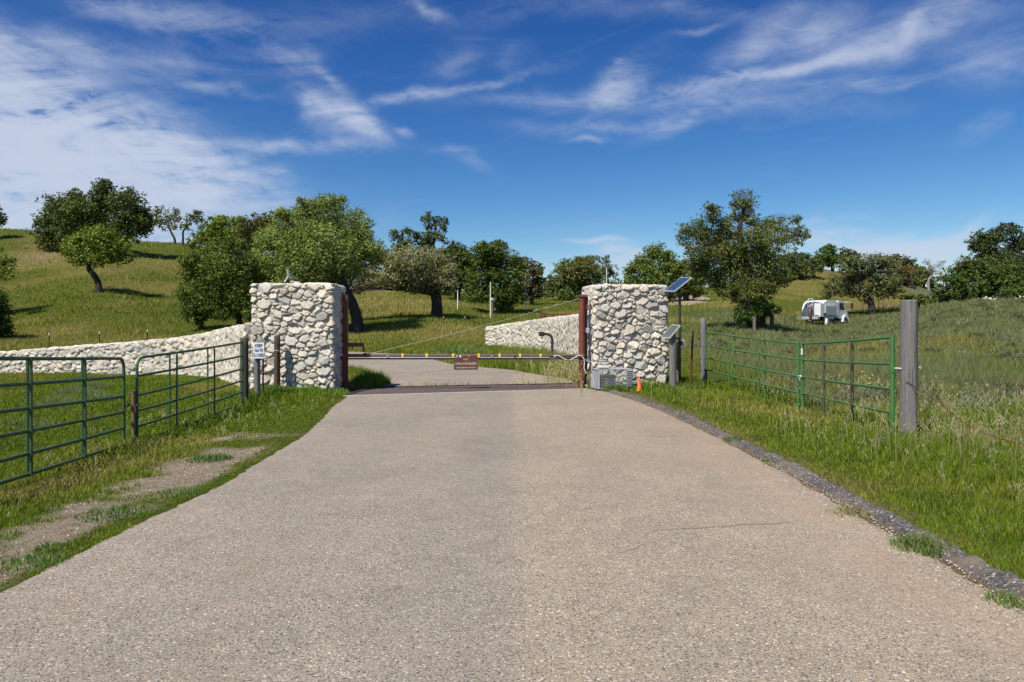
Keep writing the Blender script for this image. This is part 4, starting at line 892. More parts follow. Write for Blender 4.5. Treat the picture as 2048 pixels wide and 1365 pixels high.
MB().tube([(x + .10, y - .07, zat(795, 10.85)), (x + .02, y - .125, zat(775, 10.8)), (x - .07, y - .125, zat(765, 10.8)), (x - .12, y - .02, zat(763, 10.85)), (x + .115, y - .05, zat(812, 10.85))][:4], .004, 5).tube([(x - .10, y - .09, zat(765, 10.8)), (x - .02, y - .13, zat(775, 10.8)), (x + .05, y - .125, zat(797, 10.8)), (x + .09, y - .1, zat(825, 10.8)), (x + .085, y - .09, zat(850, 10.8))], .004, 5).build('wire_tie', M['rust_dark'], gp, org)
wood_post(1407, 22.35, 637, .085, M['wood'], 'slim weathered grey post at the far end of the right gates'); 
lp = wood_post(488.5, 16.75, 677, .092, M['wood_dark'], 'dark stained post at the far end of the left gates'); 
wood_post(483, 20.5, 733, .05, M['wood_dark'], 'short dark stake just behind the dark gate post')
sp_ = wood_post(514, 17.4, 708, .07, M['wood'], 'short grey post under the white KEEP GATE CLOSED sign')
wood_post(554.5, 18.60, 673, .075, M['wood_dark'], 'wooden post standing in front of the left stone pillar')
wood_post(1345, 20.15, 668, .085, M['wood'], 'grey post against the right edge of the right pillar, left of the solar pole')
wood_post(1356, 20.65, 684, .05, M['wood_brown'], 'thin brown post tight beside the solar pole')
for px, yt, yb, rd, lab in ((1509, 634, 663, .12, 'leftmost dark stump post below the tall oak'), (1543.5, 630, 660, .17, 'thick split stump post below the tall oak'), (1566, 636, 654, .12, 'small dark stump post right of the tall oak')):
    gpt = G(px, yb, 30); wood_post(px, gpt.y, yt, rd, M['wood_brown'], lab, 'stump posts below the tall oak')
# rusty rail line hanging from the big post
wpts = [P(px, py, d) for px, py, d in ((1829, 777, 10.9), (1850, 787, 10.6), (1880, 806, 10.2), (1893, 817, 10), (1915, 836, 9.7), (1945, 857, 9.3), (1975, 869, 9), (2010, 881, 8.7), (2050, 890, 8.4), (2120, 900, 8.0), (2240, 905, 7.4))]
b = MB(); fine = []
for i in range(len(wpts) - 1):
    for k in range(4): fine.append(wpts[i].lerp(wpts[i + 1], k / 4) + Vector((0, 0, R.uniform(-.006, .006))))
b.tube(fine, .006, 5)
for i in range(3, len(fine), 4):
    c0 = fine[i]; b.tube([c0 + Vector((-.02, 0, .018)), c0 + Vector((.02, .01, -.018))], .003, 4).tube([c0 + Vector((.016, -.01, .02)), c0 + Vector((-.016, .01, -.02))], .003, 4)
o = b.build('barbed_wire', M['rust'], None); tag(o, 'rusty sagging barbed wire falling right from the thick grey post', 'barbed wire')
b = MB()
for za_, zb2 in ((1.05, 1.12), (.70, .74), (.36, .40)):
    p0 = P(1352, 0, 20.3); p0.z = za_ + .05; p1 = P(1407, 0, 22.3); p1.z = zb2; b.tube([p0.lerp(p1, t / 6) + Vector((0, 0, -.02 * math.sin(math.pi * t / 6))) for t in range(7)], .005, 5)
o = b.build('fence_wire', M['rust_dark'], None); tag(o, 'three strands of wire between the grey post and the far gate post', 'fence wire')

# ------------------------------------------------------------------ steel T-posts
def tpost(name, px, d, ytop, mat, label, group, h=None, tip=None, lean=0.0, zb=None, s=1.0):
    x = (px - CX) / F * d; zt = zat(ytop, d); zb = (Tz(x, d) - .1) if zb is None else zb
    root = thing(name, (x, d, zb), label, 'stake' if tip else 'post', group)
    b = MB(); w = .022 * s; b.box((x + lean / 2, d, (zt + zb) / 2), (w * 2, .006 * s, zt - zb), rot=Matrix.Rotation(math.atan2(lean, zt - zb), 3, 'Y')); b.box((x + lean / 2, d - .016 * s, (zt + zb) / 2), (.006 * s, .03 * s, zt - zb - .01), rot=Matrix.Rotation(math.atan2(lean, zt - zb), 3, 'Y'))
    z = zb + .25
    while z < zt - .04: t = (z - zb) / (zt - zb); b.box((x + lean * t, d - .034 * s, z), (.012 * s, .014 * s, .014)); z += .055
    b.build('post_shaft', mat, root, root.location)
    if tip: MB().box((x + lean, d - .004, zt - .05), (w * 2.2, .035 * s, .12)).build('white_tip', M['white'], root, root.location)
    return root
tpost('steel_post', 526, 17.9, 700, M['rust'], 'thin rusty steel post right beside the white sign', 'rusty steel posts')
tpost('steel_post', 555, 18.49, 697, M['rust'], 'thin rusty steel post tied to the wooden post before the pillar', 'rusty steel posts', tip=None)
b = MB().tube([P(548.5, 701, 18.56), P(551, 701.5, 18.50), P(555, 702, 18.44), P(560, 702, 18.52), P(566, 701, 18.62), P(575, 700, 18.74), P(582, 703, 18.78)], .006, 5); o = b.build('tie_wire', M['wire_white'], None); tag(o, 'short pale tie wire wrapped round the wooden post before the left pillar', 'wire')
tpost('steel_post', 1381, 21.6, 661, M['rust'], 'leaning rusty steel post between the solar pole and the far gate post', 'rusty steel posts', lean=.07, s=1.3)
tpost('steel_post', 1590, G(1590, 655, 30).y, 639, M['rust_dark'], 'thin dark steel post left of the parked sweeper truck', 'rusty steel posts', s=1.5)
for px, yt, lab in ((98.5, 667, 'leftmost white-tipped stake behind the left wall'), (199, 664, 'middle white-tipped stake behind the left wall'), (295, 660, 'rightmost white-tipped stake behind the left wall')):
    tpost('fence_stake', px, 38.0, yt, M['black'], lab, 'white-tipped stakes in the meadows', tip=1, s=1.0)
ordn = ['first', 'second', 'third', 'fourth', 'fifth', 'sixth', 'seventh', 'eighth']
for i, (px, yt) in enumerate(((819, 645), (842, 644), (866, 638), (887, 635), (912, 638), (930, 635), (949.5, 632), (967.5, 632))):
    tpost('fence_stake', px, 57.0, yt - 1, M['black'], f'{ordn[i]} from left of the small stakes in front of the silvery oak', 'white-tipped stakes in the meadows', tip=(1 if i % 2 == 1 or i == 0 else None), s=1.1)
for i, (px, yt, lab) in enumerate(((1726, 606, 'thin stake left of the spreading oak trunk'), (1757.5, 600, 'thin stake right of the spreading oak trunk'), (1767, 611, 'shortest thin stake right of the spreading oak'))):
    tpost('fence_stake', px, G(px, 627, 40).y, yt, M['black'], lab, 'white-tipped stakes in the meadows', tip=None, s=1.6)

# ------------------------------------------------------------------ white poles and camera post
for px, yt, yb, lab in ((915.5, 582, 622, 'short white pole right of the silvery oak'), (981, 566, 636, 'white pole in front of the dark oaks beside the brown camera post'), (1051, 535, 622, 'tallest white pole against the sky, right of the dark oaks'), (1213, 537, 610, 'white pole rising behind the left part of the right pillar'), (1289, 520, 605, 'white pole rising behind the middle of the right pillar')):
    q = G(px, yb, 30); root = thing('white_pole', q, lab, 'pole', 'white poles in the meadow'); zt = zat(yt, q.y)
    MB().tube([q - Vector((0, 0, .1)), Vector((q.x, q.y, q.z + (zt - q.z) * .5)), Vector((q.x, q.y, zt))], [.055, .05, .042], 10).build('pole_shaft', M['white'], root, q, True)
    MB().lathe((q.x, q.y, zt), [(.05, 0), (.055, .03), (.03, .06), (.004, .07)], 10).build('cap', M['white'], root, q, True)
q = G(984.5, 640, 30); root = thing('camera_post', q, 'brown wooden post with a small pale camera box on top', 'camera post'); zt = zat(604, q.y)
MB().tube([q - Vector((0, 0, .1)), (q.x, q.y, zt)], .10, 10).build('post_shaft', M['wood_brown'], root, q, True)
MB().box((q.x + .06, q.y - .05, zt + .22), (.28, .34, .20), rz=.3, bevel=.02).tube([(q.x, q.y, zt), (q.x + .03, q.y, zt + .15)], .03, 8).build('camera_box', M['white'], root, q)
MB().box((q.x + .11, q.y - .07, zt + .35), (.36, .42, .02), rz=.3).build('hood', M['galv'], root, q)

# ------------------------------------------------------------------ KEEP GATE CLOSED sign
def text_mesh(body, size, mat, parent, org, loc, rotm, bold=.0, name='lettering', align='CENTER', xscale=1.0):
    cu = bpy.data.curves.new(name, 'FONT'); cu.body = body; cu.size = size; cu.align_x = align; cu.align_y = 'CENTER'; cu.extrude = .0012; cu.offset = bold; cu.resolution_u = 3
    tmp = bpy.data.objects.new('tmp', cu); COL.objects.link(tmp); bpy.context.view_layer.update()
    me = bpy.data.meshes.new_from_object(tmp.evaluated_get(bpy.context.evaluated_depsgraph_get())); bpy.data.objects.remove(tmp)
    me.name = name; me.materials.clear(); me.transform(Matrix.Translation(Vector(loc) - Vector(org)) @ rotm.to_4x4() @ Matrix.Diagonal((xscale, 1, 1, 1))); return linkobj(name, me, parent, mat)
upr = Matrix.Rotation(math.radians(90), 3, 'X')
sd = 17.28; c0 = P(517.5, 701.5, sd); root = thing('gate_sign', c0, 'small white sign reading KEEP GATE CLOSED on the short grey post', 'sign'); w_, h_ = 21.5 / F * sd, 31.5 / F * sd
poly = [(x_ * w_ / 2 - sx_ * .012 * a, z_ * h_ / 2 - sz_ * .012 * b_) for (x_, z_, sx_, sz_, a, b_) in ((-1, -1, -1, -1, 0, 1), (-1, -1, -1, -1, 1, 0), (1, -1, 1, -1, 1, 0), (1, -1, 1, -1, 0, 1), (1, 1, 1, 1, 0, 1), (1, 1, 1, 1, 1, 0), (-1, 1, -1, 1, 1, 0), (-1, 1, -1, 1, 0, 1))]
MB().prism(poly, -.002, .002, 'y', None, c0).build('sign_plate', M['sign_white'], root, c0)
for i, t in enumerate(('KEEP', 'GATE', 'CLOSED')):
    text_mesh(t, .100, M['sign_ink'], root, c0, c0 + Vector((0, -.004, h_ / 2 - .075 - i * .108)), upr, .003, xscale=.80)
MB().lathe((0, 0, 0), [(.007, 0), (.007, .003)], 8).build('bolt', M['galv'], root, (0, 0, 0)).matrix_basis = Matrix.Translation((0, -.003, h_ / 2 - .02)) @ Matrix.Rotation(math.radians(90), 4, 'X')

# ------------------------------------------------------------------ steel columns of the barrier
LC = Vector(((690 - CX) / F * 19.75, 19.75, 0)); g = thing('steel_column', LC, 'dark red steel column with a hinge bracket beside the left pillar', 'column', 'rust-red barrier columns')
zt = zat(591, LC.y); wv = 11.5 / F * LC.y
MB().box((LC.x, LC.y, (zt - .1) / 2), (wv, .15, zt + .1), bevel=.008).build('column_shaft', M['rust'], g, LC)
MB().box((LC.x, LC.y, zt + .006), (wv + .01, .16, .012)).build('cap_plate', M['rust'], g, LC)
MB().box((LC.x - .10, LC.y + .02, 1.0), (.05, .05, 1.7)).build('side_channel', M['black'], g, LC)
z0 = zat(690, LC.y)
MB().box(((P(711, 0, LC.y)).x, LC.y, z0), (33 / F * LC.y, .06, .10), bevel=.006).build('bracket_arm', M['rust'], g, LC)
MB().box((P(727, 0, LC.y).x, LC.y, zat(698, LC.y)), (.05, .05, .17)).box((P(704.5, 0, LC.y).x, LC.y, zat(696, LC.y)), (.035, .035, .06)).build('bracket_stub', M['rust_dark'], g, LC)
MB().box((P(733, 0, LC.y).x, LC.y + .03, zat(709, LC.y)), (.17, .09, .07), bevel=.01).build('pivot_block', M['rust'], g, LC)
RC = Vector(((1166 - CX) / F * 20.45, 20.45, 0)); g = thing('steel_column', RC, 'bright red-brown steel pipe column beside the right pillar with a pale latch box', 'column', 'rust-red barrier columns'); zt = zat(594, RC.y)
MB().tube([(RC.x - .03, RC.y, -.1), (RC.x - .03, RC.y, zt)], .085, 14).build('column_shaft', M['rust'], g, RC, True)
MB().box((RC.x, RC.y, zt + .02), (.23, .22, .06), bevel=.01).build('cap_plate', M['rust'], g, RC)
MB().box((RC.x + .075, RC.y + .06, zt - .16), (.13, .10, .34)).build('upper_plate', M['rust'], g, RC)
MB().box((RC.x + .09, RC.y + .10, 1.15), (.07, .10, 2.1)).build('rear_channel', M['black'], g, RC)
MB().box((P(1175, 0, RC.y).x, RC.y - .02, zat(661, RC.y)), (.10, .12, .13), bevel=.01).build('latch_box', M['galv'], g, RC)

# ------------------------------------------------------------------ barrier arm
A_ = Vector((LC.x, LC.y + .0, zat(711.5, LC.y))); B_ = Vector((RC.x - .04, RC.y - .10, zat(711.8, RC.y))); g = thing('boom_barrier', A_, 'brown pipe barrier closed across the road between the red columns', 'barrier')
MB().tube([A_, B_ + Vector((.06, 0, 0))], .043, 12).build('arm_pipe', M['arm'], g, A_, True)
MB().tube([A_.lerp(B_, .10) + Vector((0, -.045, -.052)), A_.lerp(B_, .86) + Vector((0, -.05, -.046))], .015, 8).build('conduit', M['galv'], g, A_, True)
MB().tube([A_.lerp(B_, .0) + Vector((0, .0, -.085)), B_ + Vector((-.02, 0, -.075))], .020, 8).build('lower_pipe', M['black'], g, A_, True)
for px in (805.7, 853.8, 906.8, 957.6, 999.2, 1040, 1081):
    p, s = at_px(A_, B_, px); MB().box(p + Vector((0, -.035, .012)), (.062, .025, .085), bevel=.006).build('reflector', M['yellow'], g, A_)
for px, m_ in ((921, 'white'), (914.5, 'galv'), (984, 'galv'), (938, 'galv'), (1109, 'galv'), (1030, 'black'), (776, 'galv')):
    p, s = at_px(A_, B_, px); MB().box(p + Vector((0, -.055, -.02)), (.05, .03, .05), rot=Matrix.Rotation(R.uniform(-.5, .5), 3, 'Y'), bevel=.005).build('clamp', M[m_], g, A_)
# hanging brown sign
p, s = at_px(A_, B_, 932); sc_ = p.y / F; w_, h_ = 47.5 * sc_, 27 * sc_; c0 = p + Vector((0, -.07, -(726 - 711.6) * sc_)); ang_ = math.atan2(B_.y - A_.y, B_.x - A_.x); rot = Matrix.Rotation(ang_ * .5, 3, 'Z')
g = thing('barrier_sign', c0, 'small brown warning sign with faded lettering hanging from the barrier', 'sign')
cr_ = .02; poly = []
for cx_, cz_, a0 in ((w_ / 2 - cr_, -h_ / 2 + cr_, -90), (w_ / 2 - cr_, h_ / 2 - cr_, 0), (-w_ / 2 + cr_, h_ / 2 - cr_, 90), (-w_ / 2 + cr_, -h_ / 2 + cr_, 180)):
    for k in range(4): a = math.radians(a0 + 30 * k); poly.append((cx_ + cr_ * math.cos(a), cz_ + cr_ * math.sin(a)))
MB().prism(poly, -.003, .003, 'y', rot, c0).build('sign_plate', M['sign_brown'], g, c0)
for body, sz, dz, mt, xs, x0 in (('NO', .085, .095, 'ink_yellow', 1, 0), ('UNAUTHORIZED', .092, -.02, 'ink_tan', .80, 0), ('VEHICLES BEYOND THIS POINT', .046, -.125, 'ink_tan', .82, 0)):
    text_mesh(body, sz, M[mt], g, c0, c0 + rot @ Vector((x0, -.0045, dz)), rot @ upr, .001, xscale=xs)
# cable from right column down to the arm, loose power cord, thin rope
b = MB(); p0 = Vector((RC.x - .11, RC.y, zat(598, RC.y))); p1 = at_px(A_, B_, 740)[0] + Vector((0, 0, .05)); L_ = []
for i in range(15): t = i / 14; L_.append(p0.lerp(p1, t) + Vector((0, 0, -.05 * math.sin(math.pi * t))))
b.tube(L_, .0048, 6)
for t in (.0, .05, .10, .15, .2): q = p0.lerp(p1, t); b.tube([q, q.lerp(p1, .03)], .010, 6)
o = b.build('stay_cable', M['steel_cable'], None, None, True); tag(o, 'slanting steel cable from the right column top down to the barrier arm', 'cable')
cd = [P(px, py, d) for px, py, d in ((1109, 711, 20.1), (1118, 712, 20.1), (1125, 716, 20.1), (1132, 720, 20.1), (1139, 721, 20.1), (1147, 717, 20.2), (1153, 713, 20.2), (1159, 711, 20.2), (1164, 713, 20.2), (1168, 718, 20.2), (1169, 726, 20.2), (1168, 736, 20.2), (1170, 742, 20.2), (1174, 747, 20.2))]
o = MB().tube(cd, .011, 6).build('power_cord', M['wire_white'], None, None, True); tag(o, 'loose pale power cord looping at the right end of the barrier', 'cord')
o = MB().tube([P(px, py, d) for px, py, d in ((1100, 718, 20.0), (1125, 720, 19.9), (1160, 722, 19.9), (1195, 723.5, 19.7), (1220, 723, 19.75))], .009, 6).build('support_rod', M['black'], None, None, True); tag(o, 'thin dark rod running from the barrier to the cage box', 'rod')
o = MB().tube([P(px, py, 19.55) for px, py in ((1171, 719), (1176, 723), (1200, 727), (1225, 724), (1229, 732), (1236, 739))], .007, 6).build('power_cord', M['wire_white'], None, None, True); tag(o, 'thin pale cord draped over the front of the cage box', 'cord')

# ------------------------------------------------------------------ equipment cage at the right pillar
bx0 = P(1192, 768, 19.55); dx = Vector((1, .18, 0)).normalized(); dyv = Vector((-.18, 1, 0)).normalized(); Wd, Dp, Hh = .99, .48, .50; zb = .06
o0 = Vector((bx0.x, 19.55, zb)); g = thing('equipment_cage', o0, 'low wire-fronted metal equipment box at the foot of the right pillar', 'equipment box')
def bp(u, v, w): return o0 + dx * (u * Wd) + dyv * (v * Dp) + Vector((0, 0, w * Hh))
fr = MB()
for a, c_ in (((0, 0, 0), (1, 0, 0)), ((.03, 0, 1), (1, 0, 1)), ((0, 0, 0), (.03, 0, 1)), ((1, 0, 0), (1, 0, 1)), ((.03, 1, 1), (1, 1, 1)), ((.03, 0, 1), (.03, 1, 1)), ((1, 0, 1), (1, 1, 1)), ((0, 1, 0), (.03, 1, 1)), ((1, 1, 0), (1, 1, 1))): fr.tube([bp(*a), bp(*c_)], .014, 6)
fr.build('frame', M['galv'], g, o0, True)
MB().add([bp(.01, 0, 0), bp(.01, 1, 0), bp(.04, 1, 1), bp(.04, 0, 1), bp(.10, -.02, 0), bp(.10, -.02, 1)], [(0, 1, 2, 3), (0, 4, 5, 3)]).build('side_panel', M['grey_metal'], g, o0)
wm_ = MB()
for i in range(1, 26): u = .10 + .70 * i / 26; wm_.tube([bp(u, -.01, 0), bp(u, -.01, 1)], .0022, 4, False)
for i in range(1, 13): wm_.tube([bp(.10, -.01, i / 13), bp(.82, -.01, i / 13)], .0022, 4, False)
wm_.build('wire_mesh', M['galv'], g, o0)
lv = MB().add([bp(.83, -.01, 0), bp(1, -.01, 0), bp(1, -.01, 1), bp(.83, -.01, 1)], [(0, 1, 2, 3)])
for i in range(9): w0 = .08 + i * .1; a = bp(.84, -.015, w0); b_ = bp(.99, -.015, w0); c2 = bp(.99, -.10, w0 + .055); d2 = bp(.84, -.10, w0 + .055); a2 = bp(.84, -.015, w0 + .085); b2 = bp(.99, -.015, w0 + .085); lv.add([a, b_, c2, d2, a2, b2], [(0, 1, 2, 3), (3, 2, 5, 4)])
lv.build('louvre', M['grey_metal'], g, o0)
MB().box(bp(.34, .45, .36), (.46, .24, .34), rz=.18, bevel=.01).build('battery_box', M['greyblue'], g, o0)
MB().add([bp(.03, 0, 1.01), bp(1, 0, 1.01), bp(1, 1, 1.03), bp(.03, 1, 1.03)], [(0, 1, 2, 3)]).build('lid', M['grey_metal'], g, o0)
MB().box(bp(.25, .35, 1.12), (.30, .22, .07), rz=.1, bevel=.02).build('lid_stone', M['stone_plain'] if 'stone_plain' in M else M['concrete'], g, o0)
# cone
c0 = onground(1278.5, 19.45); c0.z = .02; g = thing('traffic_cone', c0, 'small bright orange traffic cone right of the cage box', 'traffic cone')
MB().lathe(c0, [(.075, .0), (.070, .02), (.063, .03), (.022, .335), (.020, .352), (.012, .355), (.012, .30)], 20).build('cone_body', M['orange'], g, c0, True)
MB().box(c0 + Vector((0, 0, .0)), (.20, .20, .022), rz=.4, bevel=.006).build('base_plate', M['orange'], g, c0)

# ------------------------------------------------------------------ solar panels
def panel(root, org, corner, a, b_, t=.03, cm='cell'):
    n = a.cross(b_).normalized(); 
    if n.z < 0: n = -n
    c = corner; fr = MB(); vs = [c, c + a, c + a + b_, c + b_]; lo = [v - n * t for v in vs]; fr.add(vs + lo, [(0, 1, 2, 3), (7, 6, 5, 4), (0, 4, 5, 1), (1, 5, 6, 2), (2, 6, 7, 3), (3, 7, 4, 0)])
    fr.build('panel_frame', M['galv_light'], root, org)
    ai, bi = a.normalized() * .018, b_.normalized() * .018; c2 = c + ai + bi + n * .003; a2 = a - 2 * ai; b2 = b_ - 2 * bi
    MB().add([c2, c2 + a2, c2 + a2 + b2, c2 + b2], [(0, 1, 2, 3)]).build('cells', M[cm], root, org)
    return c + a / 2 + b_ / 2 - n * t
M['galv_light'] = simple('aluminium_frame', (.62, .63, .64), (.7, .71, .72), .35, .3, 8)
d = 20.5; q = onground(1359.5, d); q.z = -.05; g = thing('solar_pole', q, 'tall black pole carrying the upper blue solar panel', 'pole'); zt = zat(586, d)
MB().tube([q, (q.x, q.y, zt)], .036, 10).build('pole_shaft', M['black'], g, q, True)
g2 = thing('photovoltaic_unit', P(1358, 570, d), 'larger blue solar panel on top of the black pole', 'solar panel', 'solar panels')
c_ = panel(g2, g2.location, P(1348.5, 583, d - .25), Vector((.50, .12, .385)), Vector((-.20, .42, .03)))
MB().tube([c_, Vector((q.x, q.y, zt - .04))], .03, 8).tube([c_ + Vector((-.15, 0, -.1)), P(1347, 605, d), P(1345, 607, d)], .02, 8).box((q.x, q.y, zt - .08), (.12, .1, .12)).build('bracket', M['black'], g2, g2.location, True)
g3 = thing('photovoltaic_unit', P(1343, 664, 20.1), 'smaller grey solar panel halfway down the black pole', 'solar panel', 'solar panels')
c_ = panel(g3, g3.location, P(1338.7, 677, 19.95), Vector((.31, .08, .35)), Vector((-.155, .34, .02)), .03, 'cell_grey')
MB().tube([P(1333, 677.5, 20.2), P(1359, 677.5, 20.42)], .022, 8).tube([c_, P(1345, 678, 20.2)], .018, 8).build('bracket', M['black'], g3, g3.location, True)
g4 = thing('junction_box', P(1364, 686.5, 20.45), 'little pale blue box on the right side of the black pole', 'junction box')
MB().box(P(1364.5, 686.5, 20.45), (.09, .11, .17), bevel=.008).build('casing', M['white'], g4, g4.location)
MB().box(P(1363, 687, 20.38), (.055, .012, .11)).build('front_panel', M['cell'], g4, g4.location)

# small solar light on the left pillar
pz = P(572, 562, 19.5); g = thing('solar_light', pz, 'small solar light with an upright fin on top of the left pillar', 'solar light')
MB().box(P(576.5, 546, 19.5), (.014, .16, .17), rot=Matrix.Rotation(-.18, 3, 'Y'), bevel=.003).build('solar_fin', M['galv_light'], g, pz)
MB().box(P(572.5, 559, 19.5), (.02, .05, .17), rot=Matrix.Rotation(.62, 3, 'Y')).tube([P(577, 552, 19.5), P(583, 558, 19.5), P(582, 566, 19.5)], .009, 6).build('stand', M['galv_light'], g, pz)
MB().box(P(590, 558.5, 19.5), (.19, .12, .055), bevel=.01).build('lamp_head', M['black'], g, pz)
MB().tube([P(583, 563, 19.4), P(600, 565, 19.4)], .012, 6).box(P(590, 564.5, 19.5), (.24, .14, .015)).build('mount_plate', M['grey_metal'], g, pz)

# keypad pedestal
q = G(1104, 716, 28); q = Vector(((1104 - CX) / F * 34.0, 34.0, Tz((1104 - CX) / F * 34.0, 34.0))); g = thing('keypad_pedestal', q, 'dark gooseneck keypad post in front of the right rubble wall', 'pedestal'); dd = 34.0
MB().tube([q - Vector((0, 0, .1))] + [P(px, py, dd) for px, py in ((1104.5, 695), (1104.5, 680), (1103, 674), (1099, 670), (1094, 668.8), (1087, 668.3))], .062, 12).build('gooseneck', M['black'], g, q, True)
MB().box(P(1083, 668.5, dd), (.22, .22, .20), rz=.3, bevel=.02).build('keypad_box', M['black'], g, q)
MB().box(P(1080.3, 669.2, dd - .11), (.12, .03, .15), rz=.3).build('keypad_face', M['rust_dark'], g, q)

# brown pipe fence behind the right wall
g = None; dd = 54.0
q = onground(1087, dd); g = thing('pipe_fence', q, 'low brown pipe fence above the right rubble wall', 'fence')
for i, px in enumerate((1081, 1086.5, 1091, 1107, 1125, 1143, 1160, 1178)):
    p = onground(px, dd); MB().tube([p - Vector((0, 0, .1)), Vector((p.x, p.y, zat(628 - (2 if i in (0, 1) else 0), dd)))], .10 if i == 1 else .05, 8).build('post', M['rust'], g, q, True)
for py in (628.5, 637): MB().tube([P(1091, py, dd), P(1180, py, dd)], .04, 8).build('rail', M['rust'], g, q, True)

# faint pale rubbish in the grass behind the far gate panel, twigs on the road
# ------------------------------------------------------------------ street sweeper truck
q = onground(1643, 80.0); g = thing('sweeper_truck', q, 'white street sweeper truck seen from its dirty rear corner in the meadow', 'truck', None)
fwd = Vector((math.sin(math.radians(52)), math.cos(math.radians(52)), 0)); rt = Vector((fwd.y, -fwd.x, 0)); up = Vector((0, 0, 1))
Ro = P(1618, 652, 79.0); Ro.z = Tz(Ro.x, 79) - .05          # ground under the middle of the rear face
def tr(a, l, z): return Ro + fwd * a + rt * l + up * z        # ahead, to the right, up
def tprism(prof, l0, l1, name, mat, smooth=False):            # profile in (ahead, up) extruded across the width
    n = len(prof); b = MB(); b.add([tr(a, l0, z) for a, z in prof] + [tr(a, l1, z) for a, z in prof], [(i, (i + 1) % n, n + (i + 1) % n, n + i) for i in range(n)] + [tuple(range(n - 1, -1, -1)), tuple(range(n, 2 * n))]); return b.build(name, mat, g, q, smooth)
def tbox(a0, a1, l0, l1, z0, z1, name, mat, tp=0): 
    b = MB(); b.add([tr(a0, l0, z0), tr(a1, l0, z0), tr(a1, l1, z0), tr(a0, l1, z0), tr(a0 + tp, l0, z1), tr(a1 - tp, l0, z1), tr(a1 - tp, l1, z1), tr(a0 + tp, l1, z1)], [(3, 2, 1, 0), (4, 5, 6, 7), (0, 1, 5, 4), (1, 2, 6, 5), (2, 3, 7, 6), (3, 0, 4, 7)]); return b.build(name, mat, g, q)
tprism([(.55, .95), (3.9, .95), (3.9, 2.55), (3.0, 2.72), (1.6, 2.72), (.95, 2.45), (.6, 1.9)], -1.15, 1.15, 'hopper_body', M['truck_white'])
# dished dirty rear door
dz = MB(); pts = []; fs_ = []
for i in range(9):
    for j in range(9):
        u = -1 + 2 * i / 8; v = j / 8; l = u * 1.16; z = .95 + v * 1.62; a = .50 - .42 * (1 - u * u) ** .5 * (1 - (v * .85) ** 2) ** .5 + .5 * v * v; z -= .35 * (abs(u) ** 3) * v; pts.append(tr(a, l, z))
for i in range(8):
    for j in range(8): k = i * 9 + j; fs_.append((k, k + 9, k + 10, k + 1))
dz.add(pts, fs_).build('rear_door', M['greyblue'], g, q, True)
tbox(-.30, .1, -1.15, 1.15, .70, .98, 'rear_bumper', M['grey_metal'])
for l in (-1.02, -.85, -.68): MB().tube([tr(-.31, l, .86), tr(-.34, l, .86)], .065, 10).build('tail_lamp', M['black'], g, q)
for l in (.75, .9, 1.05): MB().tube([tr(-.02, l, 1.08), tr(-.08, l, 1.08)], .065, 10).build('tail_lamp', M['black'], g, q)
tbox(-.04, .55, .62, 1.32, .98, 2.35, 'corner_cabinet', M['truck_white'])
b = MB().tube([tr(-.25, .35, .9), tr(-.35, .3, 1.3), tr(-.2, .25, 1.75), tr(.1, .2, 1.95)], [.17, .2, .16, .12], 10); b.tube([tr(-.2, .05, .6), tr(-.35, .45, .8), tr(-.3, .6, 1.4)], .06, 8).tube([tr(-.3, .1, .5), tr(-.3, .5, .5)], .12, 8); b.build('suction_gear', M['rust_dark'], g, q, True)
b = MB().tube([tr(.3, -.25, 2.4), tr(.3, -.25, 2.85), tr(.3, .25, 2.85), tr(.3, .25, 2.4)], .045, 8).tube([tr(.2, -.5, 2.3), tr(.25, -.5, 2.6)], .09, 8); b.build('top_guard', M['truck_white'], g, q, True)
tprism([(.9, 1.15), (2.7, 1.15), (2.9, 2.0), (2.9, 2.1), (.7, 2.1), (.7, 1.35)], 1.16, 1.5, 'side_locker', M['grey_metal'])
tprism([(1.0, .05), (1.15, 1.1), (1.3, 1.1), (1.25, .05)], 1.05, 1.42, 'mud_guard', M['truck_white']); tbox(1.25, 2.5, 1.18, 1.4, .72, 1.05, 'wheel_skirt', M['truck_white'])
tbox(.2, 5.6, -.5, .5, .55, .95, 'chassis', M['black'])
tprism([(3.95, .8), (5.9, .8), (5.9, 1.4), (5.55, 1.6), (5.1, 2.6), (4.9, 2.72), (3.95, 2.72)], -1.1, 1.1, 'cab', M['truck_white'])
b = MB().add([tr(4.15, 1.115, 1.75), tr(5.25, 1.115, 1.75), tr(4.95, 1.115, 2.5), tr(4.15, 1.115, 2.5)], [(0, 1, 2, 3)]); b.build('side_window', M['glass_dark'], g, q)
b = MB().add([tr(5.49, -1.0, 1.75), tr(5.49, 1.0, 1.75), tr(5.15, 1.0, 2.52), tr(5.15, -1.0, 2.52)], [(0, 1, 2, 3)]); b.build('windscreen', M['glass_dark'], g, q)
tprism([(4.6, .45), (4.75, 1.0), (5.2, 1.22), (5.7, 1.05), (5.95, .5), (5.7, .5), (5.45, .85), (5.1, .95), (4.85, .8), (4.75, .45)], .9, 1.28, 'front_fender', M['truck_white'])
b = MB().tube([tr(5.3, 1.1, 2.55), tr(5.45, 1.75, 2.6), tr(5.5, 1.8, 1.9), tr(5.35, 1.15, 1.65)], .03, 6); b.build('mirror_arm', M['galv'], g, q, True)
tbox(5.40, 5.50, 1.66, 1.92, 1.9, 2.45, 'mirror', M['black'])
